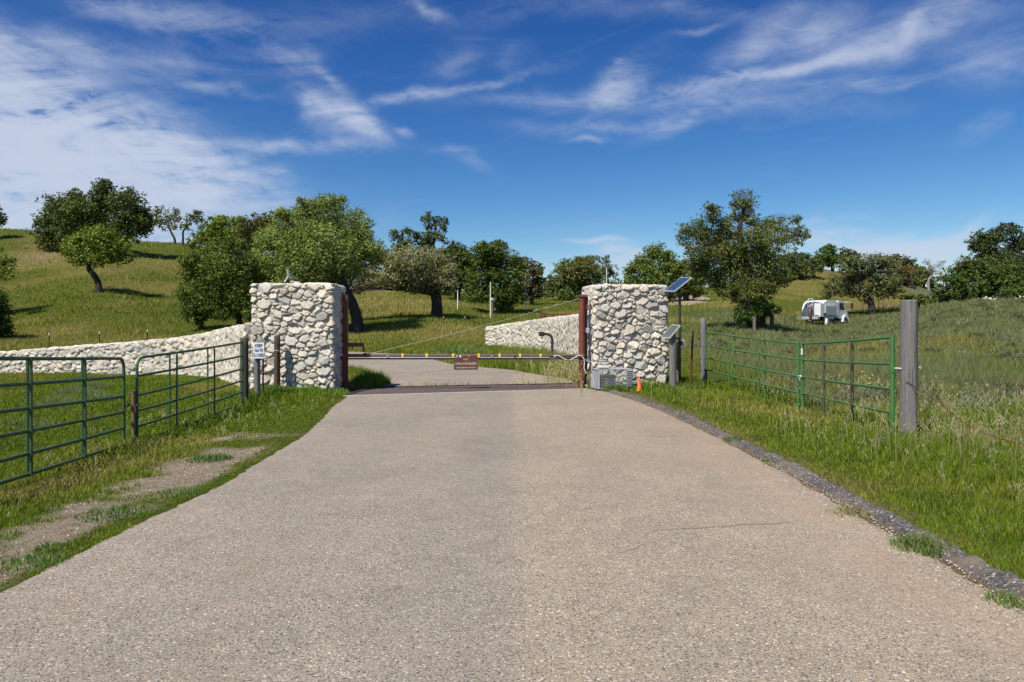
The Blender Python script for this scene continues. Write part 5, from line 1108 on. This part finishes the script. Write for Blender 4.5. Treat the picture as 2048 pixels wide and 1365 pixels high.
for a in (1.85, 5.2):
    for sgn in (-1, 1):
        w_ = MB().tube([tr(a, sgn * .88, .5), tr(a, sgn * 1.14, .5)], .5, 22).build('wheel', M['tyre'], g, q, True, 60); MB().tube([tr(a, sgn * 1.10, .5), tr(a, sgn * 1.155, .5)], .25, 16).build('rim', M['truck_white'], w_, (0, 0, 0), True).location = -q if False else (-q.x, -q.y, -q.z)
# far car glimpsed between the right oaks
# ------------------------------------------------------------------ trees
DARKOAK = (.036, .048, .013); OAK = (.054, .070, .014); MID = (.076, .100, .016); BRIGHT = (.105, .140, .020); OLV = (.105, .112, .038); SILV = (.135, .132, .066); BRN = (.085, .074, .024); BLU = (.062, .076, .034); RUSTY = (.075, .058, .026)
LEAF_GAIN = 1.85
def tree(label, d, base, trunk, blobs, col, leaf=3.6, cover=3.6, group=None, sparse=1.0, bark_=None, name='oak_tree', twig=1.0, seed=0, var=.25, alt=None, depthk=1.0, br=None, tw_n=3):
    r = np.random.default_rng(1000 + seed); rr = random.Random(500 + seed); S = d / F; bx, by = base
    if by is None: q = onground(bx, d)
    else: q = P(bx, by, d); q.z = min(q.z, Tz(q.x, q.y))
    root = thing(name, q, label, 'tree' if name != 'shrub' else 'shrub', group); b = MB(); tb = trunk
    cxm = sum(t[0] * t[2] * t[3] for t in blobs) / max(1, sum(t[2] * t[3] for t in blobs)); spread = (max(t[0] + t[2] for t in blobs) - min(t[0] - t[2] for t in blobs)) / 2
    # trunk
    tp = [q - Vector((0, 0, .25))]; tr_ = [tb[0][2] * S * 1.25]
    for i, (px, py, rp) in enumerate(tb): v = P(px, py, d); v.y += rr.uniform(-.1, .1) * i * S * 8; v.x = v.x; tp.append(v); tr_.append(rp * S)
    fine = []; fr = []
    for i in range(len(tp) - 1):
        for k in range(4):
            t = k / 4; p0 = tp[max(i - 1, 0)]; p1, p2 = tp[i], tp[i + 1]; p3 = tp[min(i + 2, len(tp) - 1)]
            fine.append(Vector([cr(p0[c], p1[c], p2[c], p3[c], t) for c in range(3)])); fr.append((tr_[i] * (1 - t) + tr_[i + 1] * t) * (1 + rr.uniform(-.06, .06)))
    fine.append(tp[-1]); fr.append(tr_[-1]); b.tube(fine, fr, 10)
    VV = []; CC = []; ends = []; rt0 = tr_[-1]
    BL = []
    for (px, py, rx, ry, *opt) in blobs:
        off = (0 if opt and opt[0] == 'c' else rr.uniform(-1, 1)) * math.sqrt(max(0.0, 1 - min(1, abs(px - cxm) / (spread + 1e-6)) ** 2)) * max(0, spread - rx * .8) * S * .75 * depthk
        c0 = P(px, py, d); c0.y += off; k = c0.y / d; c0 = Vector((c0.x * k, c0.y, EYE + (c0.z - EYE) * k)); BL.append((c0, rx * S, (rx * .6 + ry * .4) * S, ry * S, rx, ry))
    jn = fine[int(len(fine) * .6):]
    for (c0, a, bb, h, rx, ry) in BL:
        st = min(jn, key=lambda p: (p - c0).length + .6 * max(0, p.z - c0.z + h)); L_ = (c0 - st).length; rb = max(.018, min(rt0 * .6, fr[-1] * .6) * min(1.0, .3 + .4 * (a + h) / 3.0)) * (br or 1)
        mids = []; n_ = 6; bend = Vector((rr.uniform(-1, 1), rr.uniform(-1, 1), rr.uniform(.1, .9))) * L_ * .14
        for k in range(n_ + 1):
            t = k / n_; mids.append(st.lerp(c0, t) + bend * math.sin(math.pi * t) + Vector((rr.uniform(-1, 1), rr.uniform(-1, 1), rr.uniform(-1, 1))) * L_ * .025 * (0 < k < n_))
        b.tube(mids, [max(.012, rb * (1 - .72 * k / n_)) for k in range(n_ + 1)], 6, False)
        # clusters
        ncl = max(6, int(9 * (rx * ry) ** .5 / 10 * sparse ** .5)); dirs = r.normal(size=(ncl, 3)); dirs /= np.linalg.norm(dirs, axis=1)[:, None]; rad = (.35 + .62 * r.random(ncl) ** .6)
        cc = np.array(c0) + dirs * rad[:, None] * np.array([a, bb, h]) * .90; crd = (.26 + .22 * r.random(ncl)) * ((a * bb * h) ** (1 / 3)) * 1.1
        nsp = int(ncl * 1.6); ds_ = r.normal(size=(nsp, 3)); ds_ /= np.linalg.norm(ds_, axis=1)[:, None]; cc = np.r_[cc, np.array(c0) + ds_ * (.85 + .42 * r.random(nsp))[:, None] * np.array([a, bb, h])]; crd = np.r_[crd, (.07 + .10 * r.random(nsp)) * ((a * bb * h) ** (1 / 3)) * 1.25]; ncl0 = ncl; ncl = ncl + nsp
        for j in [int(q_) for q_ in r.permutation(ncl)[:int(tw_n * 3 * twig) + 3]]:
            e = Vector(cc[j]); m1 = mids[rr.randint(3, 6)]; m2 = m1.lerp(e, .55) + Vector((rr.uniform(-1, 1), rr.uniform(-1, 1), rr.uniform(0, 1))) * (e - m1).length * .15
            b.tube([m1, m2, e], [max(.010, rb * .28), max(.008, rb * .18), .006 + .0 * rb], 5, False)
        ls = leaf * S; nl = int(math.pi * rx * ry / (leaf * leaf * .55) * cover * 1.45 * sparse); w = crd ** 1.7; w = w / w.sum(); ci = r.choice(ncl, nl, p=w)
        dv = r.normal(size=(nl, 3)); dv /= np.linalg.norm(dv, axis=1)[:, None]; rd = r.random(nl) ** .42
        pts = cc[ci] + dv * (rd * crd[ci] * (1.0 + .6 * r.random(nl)))[:, None] * np.array([1, 1, .8])
        # keep a ragged envelope
        e_ = (pts - np.array(c0)) / np.array([a, bb, h]); keep = (e_ ** 2).sum(1) < (1.22 + .30 * r.random(nl)) ** 2; pts = pts[keep]; ci = ci[keep]; dv = dv[keep]; n2 = len(pts)
        nrm = dv * .8 + r.normal(size=(n2, 3)) * .55 + np.array([0, 0, .5]); nrm /= np.linalg.norm(nrm, axis=1)[:, None]; u = np.cross(nrm, r.normal(size=(n2, 3))); u /= np.linalg.norm(u, axis=1)[:, None]; v = np.cross(nrm, u)
        s = ls * (.45 + .55 * r.random(n2)); quad = np.stack([pts + u * s[:, None], pts + v * (s * .55)[:, None] + nrm * (s * .18)[:, None], pts - u * s[:, None], pts - v * (s * .55)[:, None] + nrm * (s * .18)[:, None]], 1)
        tone = (1 + (r.random(ncl) - .5) * var * 1.6)[ci] * (1 + (r.random(n2) - .5) * var * 2); base_c = np.array(col)[None, :] * tone[:, None]
        if alt is not None: k = (r.random(ncl) < .38)[ci]; base_c[k] = np.array(alt)[None, :] * tone[k, None]
        yl = r.random(n2); base_c = base_c * (1 + (yl[:, None] - .5) * np.array([[.45, .12, -.1]]))
        VV.append(quad.reshape(-1, 3)); CC.append(np.repeat(base_c * LEAF_GAIN, 4, axis=0))
    b.build('trunk', bark_ or M['bark'], root, q, True, 80)
    V = np.concatenate(VV) - np.array(q); C = np.concatenate(CC); n = len(V) // 4
    linkobj('crown', np_mesh('crown', V, np.arange(4 * n), np.full(n, 4), C), root, M['leaf']); return root

tree('large dark live oak high on the left hill', 100, (190, 500), [(190, 495, 7), (185, 470, 6), (190, 450, 5)], [(115, 425, 38, 32), (98, 452, 22, 30), (150, 398, 20, 20), (208, 392, 30, 28), (212, 375, 14, 14), (255, 412, 36, 30), (270, 445, 30, 34), (285, 440, 16, 26), (185, 440, 58, 42), (240, 465, 42, 24), (120, 475, 42, 26), (160, 480, 40, 24), (100, 488, 20, 16), (150, 435, 40, 30)], DARKOAK, 3.6, 3.8, seed=1, var=.3, alt=OAK)
tree('small oak with a dark leaning trunk alone on the left slope', 65, (198, 590), [(197, 570, 6.2), (190, 553, 5.6), (178, 538, 5), (180, 520, 4)], [(160, 490, 32, 20), (195, 468, 32, 18), (228, 495, 26, 22), (185, 510, 50, 20), (210, 520, 30, 14), (145, 505, 20, 22), (250, 510, 18, 14), (175, 478, 25, 18)], MID, 3.6, 2.8, seed=2, alt=BRIGHT)
tree('little twin-trunked oak silhouetted on the crest', 124, (350, None), [(349, 478, 2.2), (344, 468, 2.0), (336, 452, 1.6)], [(322, 425, 18, 11), (345, 430, 14, 14), (312, 442, 16, 12), (330, 450, 22, 10), (350, 448, 14, 10), (352, 420, 6, 6)], OLV, 3.0, 2.0, seed=3, sparse=.75, alt=OAK, tw_n=4)
tree('thin oak leaning right beside the twin-trunked one on the crest', 122, (366, None), [(366, 475, 2.0), (367, 462, 1.8), (378, 448, 1.4)], [(380, 440, 16, 12), (396, 430, 12, 10), (374, 456, 14, 8), (404, 445, 10, 12), (393, 424, 8, 4)], OAK, 3.0, 2.0, seed=4, sparse=.75, tw_n=4)
tree('rounded mid green oak behind the dark bushy tree', 108, (440, None), [(440, 500, 4), (440, 480, 3)], [(435, 450, 24, 18), (418, 470, 24, 20), (445, 440, 14, 10), (470, 455, 28, 20), (478, 442, 14, 8), (400, 482, 22, 14), (385, 490, 12, 8), (450, 480, 40, 24)], MID, 3.4, 3.6, seed=5, alt=BRIGHT)
tree('dark oak on the skyline left of the big round oak', 104, (520, None), [(520, 500, 5), (520, 480, 4)], [(520, 445, 30, 15), (500, 462, 24, 24), (545, 455, 28, 20), (572, 432, 18, 11), (510, 485, 30, 20)], DARKOAK, 3.4, 3.8, seed=6, alt=BRN)
tree('dense dark green bushy tree left of the left pillar', 50, (480, 665), [(478, 640, 5.5), (476, 620, 5), (470, 600, 4)], [(430, 505, 40, 24), (470, 492, 22, 16), (385, 522, 24, 18), (405, 545, 36, 30), (450, 540, 48, 42), (408, 590, 46, 38), (460, 600, 46, 34), (392, 625, 26, 20), (438, 622, 44, 18), (490, 575, 26, 52), (500, 620, 16, 24), (400, 645, 12, 14), (372, 575, 12, 30), (495, 530, 20, 24)], (.050, .068, .014), 3.2, 4.0, seed=7, alt=(.075, .095, .018), var=.3)
tree('huge round-crowned oak behind the left pillar', 52, (714, 668), [(715, 655, 13), (713, 635, 11), (706, 612, 10.5), (698, 596, 11), (685, 570, 10), (668, 530, 8)], [(640, 428, 46, 32), (670, 405, 26, 14), (612, 418, 28, 16), (588, 462, 48, 38), (692, 455, 46, 38), (640, 495, 78, 50), (555, 505, 44, 42), (522, 545, 36, 34), (722, 495, 38, 36), (600, 545, 64, 34), (695, 540, 46, 26), (505, 520, 18, 26), (742, 510, 24, 24), (540, 480, 30, 24), (650, 560, 50, 24), (565, 565, 40, 20), (720, 470, 22, 18), (640, 395, 8, 8), (600, 400, 6, 6), (560, 430, 18, 14)], (.100, .125, .028), 2.9, 3.6, seed=8, alt=(.130, .160, .045), var=.3, tw_n=4)
tree('arching low limb tree with silver-olive leaves between the big oaks', 54, (722, None), [(722, 640, 6), (730, 600, 7), (748, 575, 6), (775, 558, 5)], [(715, 575, 30, 16), (755, 555, 30, 20), (690, 580, 24, 14), (735, 590, 16, 8), (785, 540, 30, 24), (770, 520, 26, 24), (765, 570, 20, 9)], SILV, 3.0, 3.2, seed=9, alt=OLV, twig=1.5, tw_n=4) if False else None
tree('wide silver-olive oak with a thick short trunk in the centre meadow', 61, (873, 634), [(874, 618, 11), (873, 600, 10.5), (871, 588, 10)], [(820, 528, 46, 32), (868, 530, 38, 34), (790, 540, 32, 28), (850, 562, 56, 22), (900, 555, 22, 24), (775, 562, 28, 16), (740, 555, 34, 22), (712, 572, 30, 16), (895, 575, 24, 12), (765, 515, 26, 20), (815, 575, 30, 9), (685, 582, 20, 12)], SILV, 3.0, 3.4, seed=10, alt=OLV, twig=1.6, tw_n=5, var=.28)
tree('slim tall oak with tufted clumps against the sky', 96, (866, None), [(864, 540, 4), (864, 505, 3.6), (868, 480, 3), (872, 450, 2)], [(858, 438, 17, 12), (882, 445, 15, 12), (862, 455, 12, 8), (886, 458, 9, 10), (868, 472, 20, 10), (828, 468, 16, 10), (815, 462, 10, 8), (842, 482, 22, 13), (886, 478, 7, 6), (850, 500, 26, 14)], OAK, 3.6, 2.6, seed=11, sparse=.9, alt=DARKOAK, tw_n=4)
tree('bluish small tree peeking right of the big round oak', 112, (800, None), [(800, 530, 4), (800, 500, 3)], [(792, 472, 14, 12), (808, 488, 20, 14), (800, 505, 20, 14)], BLU, 3.4, 3.0, seed=12)
tree('dark oak behind the silver-olive oak', 90, (915, None), [(915, 600, 7), (915, 560, 6)], [(900, 502, 24, 18), (888, 520, 18, 20), (925, 512, 28, 20), (905, 545, 28, 26), (932, 560, 26, 26), (895, 575, 22, 14), (940, 535, 24, 24)], OAK, 3.4, 3.8, seed=13, alt=DARKOAK, var=.3)
tree('dense dark green oak clump in the centre with foliage to the ground', 76, (998, 627), [(998, 610, 6), (1000, 590, 5.5)], [(975, 498, 26, 16), (998, 492, 16, 11), (960, 515, 26, 22), (1000, 525, 36, 32), (970, 560, 36, 34), (1018, 560, 32, 34), (985, 590, 44, 18), (1030, 592, 20, 18), (1010, 611, 24, 12), (950, 585, 22, 14), (1035, 540, 16, 26)], (.048, .070, .013), 3.2, 4.0, seed=14, alt=OAK, var=.35)
tree('tree with reddish tips just right of the central dark clump', 92, (1062, None), [(1064, 600, 4), (1062, 575, 3.5)], [(1050, 525, 18, 11), (1072, 540, 14, 16), (1055, 555, 22, 24), (1075, 570, 16, 18), (1045, 580, 16, 14), (1062, 592, 26, 9)], RUSTY, 3.4, 3.6, seed=15, alt=OAK)
tree('small pale green tree in the gap left of the brownish oak', 118, (1092, None), [(1092, 600, 3), (1092, 585, 2.6)], [(1088, 578, 20, 14), (1102, 562, 14, 12), (1080, 590, 20, 8), (1100, 592, 20, 7)], BLU, 3.2, 3.2, seed=16)
tree('broad brownish-topped oak left of the right pillar', 104, (1150, None), [(1150, 602, 7), (1150, 575, 6)], [(1155, 542, 38, 20), (1130, 560, 32, 22), (1185, 560, 32, 22), (1150, 580, 54, 18), (1140, 592, 50, 10), (1110, 575, 16, 16), (1200, 580, 20, 14), (1165, 525, 20, 10)], (.060, .088, .020), 3.4, 4.0, seed=17, alt=BRN, var=.3)
tree('grey-green tree with thin top showing behind the brownish oak', 132, (1165, None), [(1165, 570, 4), (1165, 545, 3)], [(1128, 530, 20, 12), (1160, 522, 18, 9), (1188, 522, 16, 12), (1175, 540, 30, 10), (1145, 545, 30, 12)], BLU, 3.2, 2.6, seed=18, sparse=.9)
tree('small round-headed tree behind the first white pole at the right pillar', 118, (1214, None), [(1214, 580, 3), (1213, 555, 2.4)], [(1211, 520, 10, 9), (1218, 540, 16, 12), (1205, 545, 8, 10), (1226, 548, 10, 8)], BLU, 3.2, 2.6, seed=19, sparse=.85)
tree('low dark shrubs row behind the right pillar', 112, (1245, None), [(1245, 600, 3), (1245, 590, 2)], [(1230, 575, 24, 14), (1262, 572, 22, 14), (1210, 585, 20, 10)], OAK, 3.2, 3.6, seed=20, name='shrub')
tree('bushy mid green oak right behind the right pillar', 108, (1315, None), [(1315, 590, 7), (1315, 560, 6)], [(1312, 505, 26, 16), (1290, 525, 20, 20), (1335, 520, 20, 16), (1262, 545, 16, 18), (1320, 548, 44, 26), (1290, 570, 40, 18), (1310, 585, 50, 14), (1350, 545, 22, 22), (1275, 530, 10, 10)], (.068, .095, .020), 3.2, 3.6, seed=21, alt=MID, var=.3)
tree('wide green oak between the pillar oak and the tall oak', 106, (1372, None), [(1372, 600, 6), (1372, 570, 5)], [(1365, 535, 26, 14), (1385, 555, 30, 24), (1355, 570, 34, 20), (1390, 585, 20, 10), (1340, 585, 24, 10)], MID, 3.4, 3.8, seed=22, alt=OAK)
tree('tall rugged oak with open crown above the stump posts', 60, (1512, 650), [(1510, 630, 17), (1505, 610, 14), (1503, 580, 11), (1495, 540, 9), (1486, 500, 7), (1478, 465, 5.5), (1484, 440, 4.2), (1488, 415, 3)], [(1488, 400, 26, 20, 'c'), (1486, 430, 20, 14), (1505, 440, 16, 14), (1465, 435, 14, 10), (1445, 490, 55, 34), (1530, 490, 52, 36), (1490, 545, 80, 38), (1400, 520, 34, 34), (1470, 412, 12, 9), (1500, 418, 14, 10), (1424, 428, 24, 16), (1415, 412, 9, 8), (1438, 450, 26, 18), (1384, 455, 26, 18), (1368, 475, 16, 16), (1400, 465, 20, 18), (1375, 500, 8, 12), (1448, 468, 28, 16), (1500, 475, 26, 20), (1535, 455, 30, 18), (1560, 450, 20, 16), (1592, 440, 12, 10), (1588, 465, 24, 16), (1610, 470, 11, 10), (1565, 478, 18, 12), (1600, 485, 12, 6), (1430, 505, 34, 24), (1400, 535, 26, 30), (1470, 520, 34, 26), (1530, 505, 32, 24), (1478, 550, 50, 30), (1545, 540, 30, 26), (1560, 560, 22, 16), (1430, 560, 26, 20), (1400, 572, 14, 10), (1510, 578, 46, 20), (1460, 585, 32, 12), (1540, 580, 20, 10), (1480, 600, 30, 8)], (.085, .090, .022), 2.7, 2.0, seed=23, alt=(.052, .070, .018), var=.35, tw_n=5, br=.9)
tree('leafy dark undergrowth round the foot of the tall oak', 58.5, (1512, 652), [(1512, 645, 3), (1512, 640, 2)], [(1485, 622, 18, 15), (1500, 632, 24, 14), (1535, 622, 22, 14), (1520, 605, 26, 12), (1548, 618, 12, 8), (1478, 636, 12, 9)], (.03, .055, .013), 3.6, 3.6, seed=24, name='shrub', alt=OAK)
tree('dark spreading oak on the slope right of the tall oak', 136, (1602, None), [(1602, 550, 3.5), (1603, 540, 3)], [(1595, 543, 32, 10), (1590, 528, 30, 18), (1618, 532, 26, 17), (1572, 520, 18, 10), (1600, 512, 20, 8), (1640, 535, 10, 10)], (.045, .06, .02), 3.2, 3.8, seed=25, alt=OAK)
tree('round dark oak on the summit of the right hill', 156, (1665, None), [(1665, 530, 3), (1665, 520, 2.5)], [(1662, 506, 24, 15), (1643, 515, 16, 12), (1672, 520, 20, 9), (1655, 496, 10, 6), (1662, 522, 26, 10), (1640, 524, 18, 9)], (.045, .075, .018), 3.0, 3.8, seed=26)
tree('reddish dark oak just right of the summit oak', 158, (1697, None), [(1697, 530, 2.5), (1697, 520, 2)], [(1697, 506, 13, 9), (1685, 516, 12, 10), (1706, 514, 12, 10), (1697, 524, 16, 8)], RUSTY, 3.0, 3.6, seed=27, alt=OAK)
tree('wide spreading sparse oak with a leaning trunk right of the truck', 88, (1744, 627), [(1743, 612, 6.5), (1736, 597, 6), (1725, 580, 5.2), (1718, 560, 4.2)], [(1738, 522, 36, 14), (1700, 530, 26, 16), (1772, 530, 24, 16), (1740, 548, 50, 18), (1690, 560, 30, 16), (1665, 578, 22, 14), (1650, 590, 14, 8), (1780, 560, 26, 20), (1750, 580, 34, 18), (1700, 585, 22, 12), (1790, 585, 14, 10), (1735, 600, 18, 7)], (.088, .100, .034), 2.9, 2.7, seed=28, alt=(.07, .075, .035), tw_n=7, twig=1.6, sparse=.9, br=1.1)
tree('brown-leaved round oak behind the spreading oak', 138, (1800, None), [(1800, 580, 3.5), (1800, 565, 3)], [(1802, 545, 24, 18), (1790, 562, 22, 16), (1812, 568, 18, 16), (1780, 520, 14, 10)], RUSTY, 3.0, 3.8, seed=29, alt=BRN)
tree('dark tufted oak on the right skyline', 152, (1815, None), [(1815, 565, 3), (1815, 550, 2.5)], [(1805, 522, 14, 10), (1818, 530, 16, 14), (1828, 550, 18, 20), (1796, 514, 6, 5)], (.04, .052, .022), 3.0, 3.8, seed=30, alt=RUSTY)
tree('low pale green oak at the end of the right skyline row', 148, (1848, None), [(1848, 580, 3), (1848, 570, 2.5)], [(1845, 548, 18, 13), (1860, 560, 14, 12), (1835, 562, 16, 12), (1872, 572, 12, 5)], OLV, 3.0, 3.6, seed=31, alt=OAK)
tree('nearly bare small tree with a lacy outline on the skyline', 145, (1858, None), [(1857, 562, 2.2), (1864, 550, 2.0), (1862, 540, 1.8)], [(1860, 532, 10, 10), (1872, 542, 12, 10), (1882, 530, 10, 9), (1884, 548, 7, 8), (1854, 525, 8, 7)], (.16, .14, .11), 2.0, .55, seed=32, bark_=M['bark_pale'], tw_n=12, twig=2.0, br=1.3)
tree('tall dark oak with a gap in its crown at the right edge', 84, (2004, 612), [(2003, 590, 7), (1998, 560, 6), (1990, 530, 5), (1985, 510, 4)], [(1960, 482, 22, 18), (1980, 480, 22, 20), (1972, 500, 24, 14), (2012, 462, 22, 16), (2035, 480, 24, 22), (2025, 498, 24, 12), (2060, 490, 26, 30), (1948, 495, 10, 10), (1990, 520, 16, 10), (2040, 515, 24, 14), (2000, 512, 24, 12), (1972, 516, 20, 10), (2080, 510, 30, 30)], (.034, .045, .018), 3.4, 3.2, seed=33, alt=DARKOAK, tw_n=5)
tree('broad low dark oak with a sloping trunk at the right', 74, (1922, 612), [(1916, 602, 5), (1908, 592, 4.5), (1912, 575, 4)], [(1950, 536, 34, 22), (1985, 528, 26, 16), (1925, 548, 28, 22), (1905, 570, 28, 22), (1885, 588, 18, 14), (1945, 570, 38, 24), (1980, 545, 30, 24), (1890, 600, 12, 8), (1935, 590, 26, 10), (1970, 585, 30, 12)], (.040, .068, .015), 3.3, 4.0, seed=34, alt=(.06, .07, .02), var=.35)
tree('dense dark oak filling the right edge above the meadow', 70, (2003, 614), [(2003, 602, 8), (2004, 590, 7), (2010, 570, 6)], [(2010, 545, 34, 24), (2050, 545, 36, 30), (2000, 575, 36, 18), (2050, 585, 40, 20), (2090, 570, 30, 40), (2030, 562, 30, 18), (2120, 540, 40, 50)], (.036, .062, .014), 3.3, 4.2, seed=35, alt=OAK, var=.35)
for i, (px, py, rx, ry, lab) in enumerate(((1838, 598, 18, 8, 'low dark bush left of the broad oak at right'), (1865, 606, 16, 9, 'low dark bush tucked under the broad oak at right'), (1812, 594, 14, 6, 'smallest dark bush above the thick grey post'))):
    tree(lab, 92 - i * 4, (px, None), [(px, py + 2, 2), (px, py, 1.5)], [(px, py, rx, ry), (px + rx * .5, py + 2, rx * .6, ry * .7), (px - rx * .5, py + 2, rx * .6, ry * .7)], OAK, 3.2, 3.8, seed=40 + i, name='shrub', group='low bushes on the right slope')
tree('oak mostly beyond the left edge with its tip against the cloud', 112, (-30, None), [(-30, 440, 4), (-28, 430, 3)], [(-6, 438, 15, 14), (-30, 420, 26, 24), (-50, 440, 26, 26)], DARKOAK, 3.4, 3.6, seed=50)
tree('sparse branching tree entering at the left edge', 58, (-50, None), [(-48, 600, 7), (-40, 570, 6), (-20, 550, 4)], [(5, 528, 24, 14), (-20, 515, 30, 20), (22, 520, 12, 6), (8, 548, 22, 14), (-40, 540, 40, 30), (-70, 510, 40, 30)], MID, 3.4, 2.4, seed=51, sparse=.8, tw_n=6, alt=BRIGHT)
tree('dark shrub mass low at the left edge above the wall', 46, (-25, None), [(-25, 660, 6), (-25, 640, 5)], [(-22, 628, 38, 34), (-50, 600, 50, 40), (0, 655, 22, 18), (-30, 665, 50, 20)], (.03, .052, .013), 3.6, 4.0, seed=52, name='shrub')
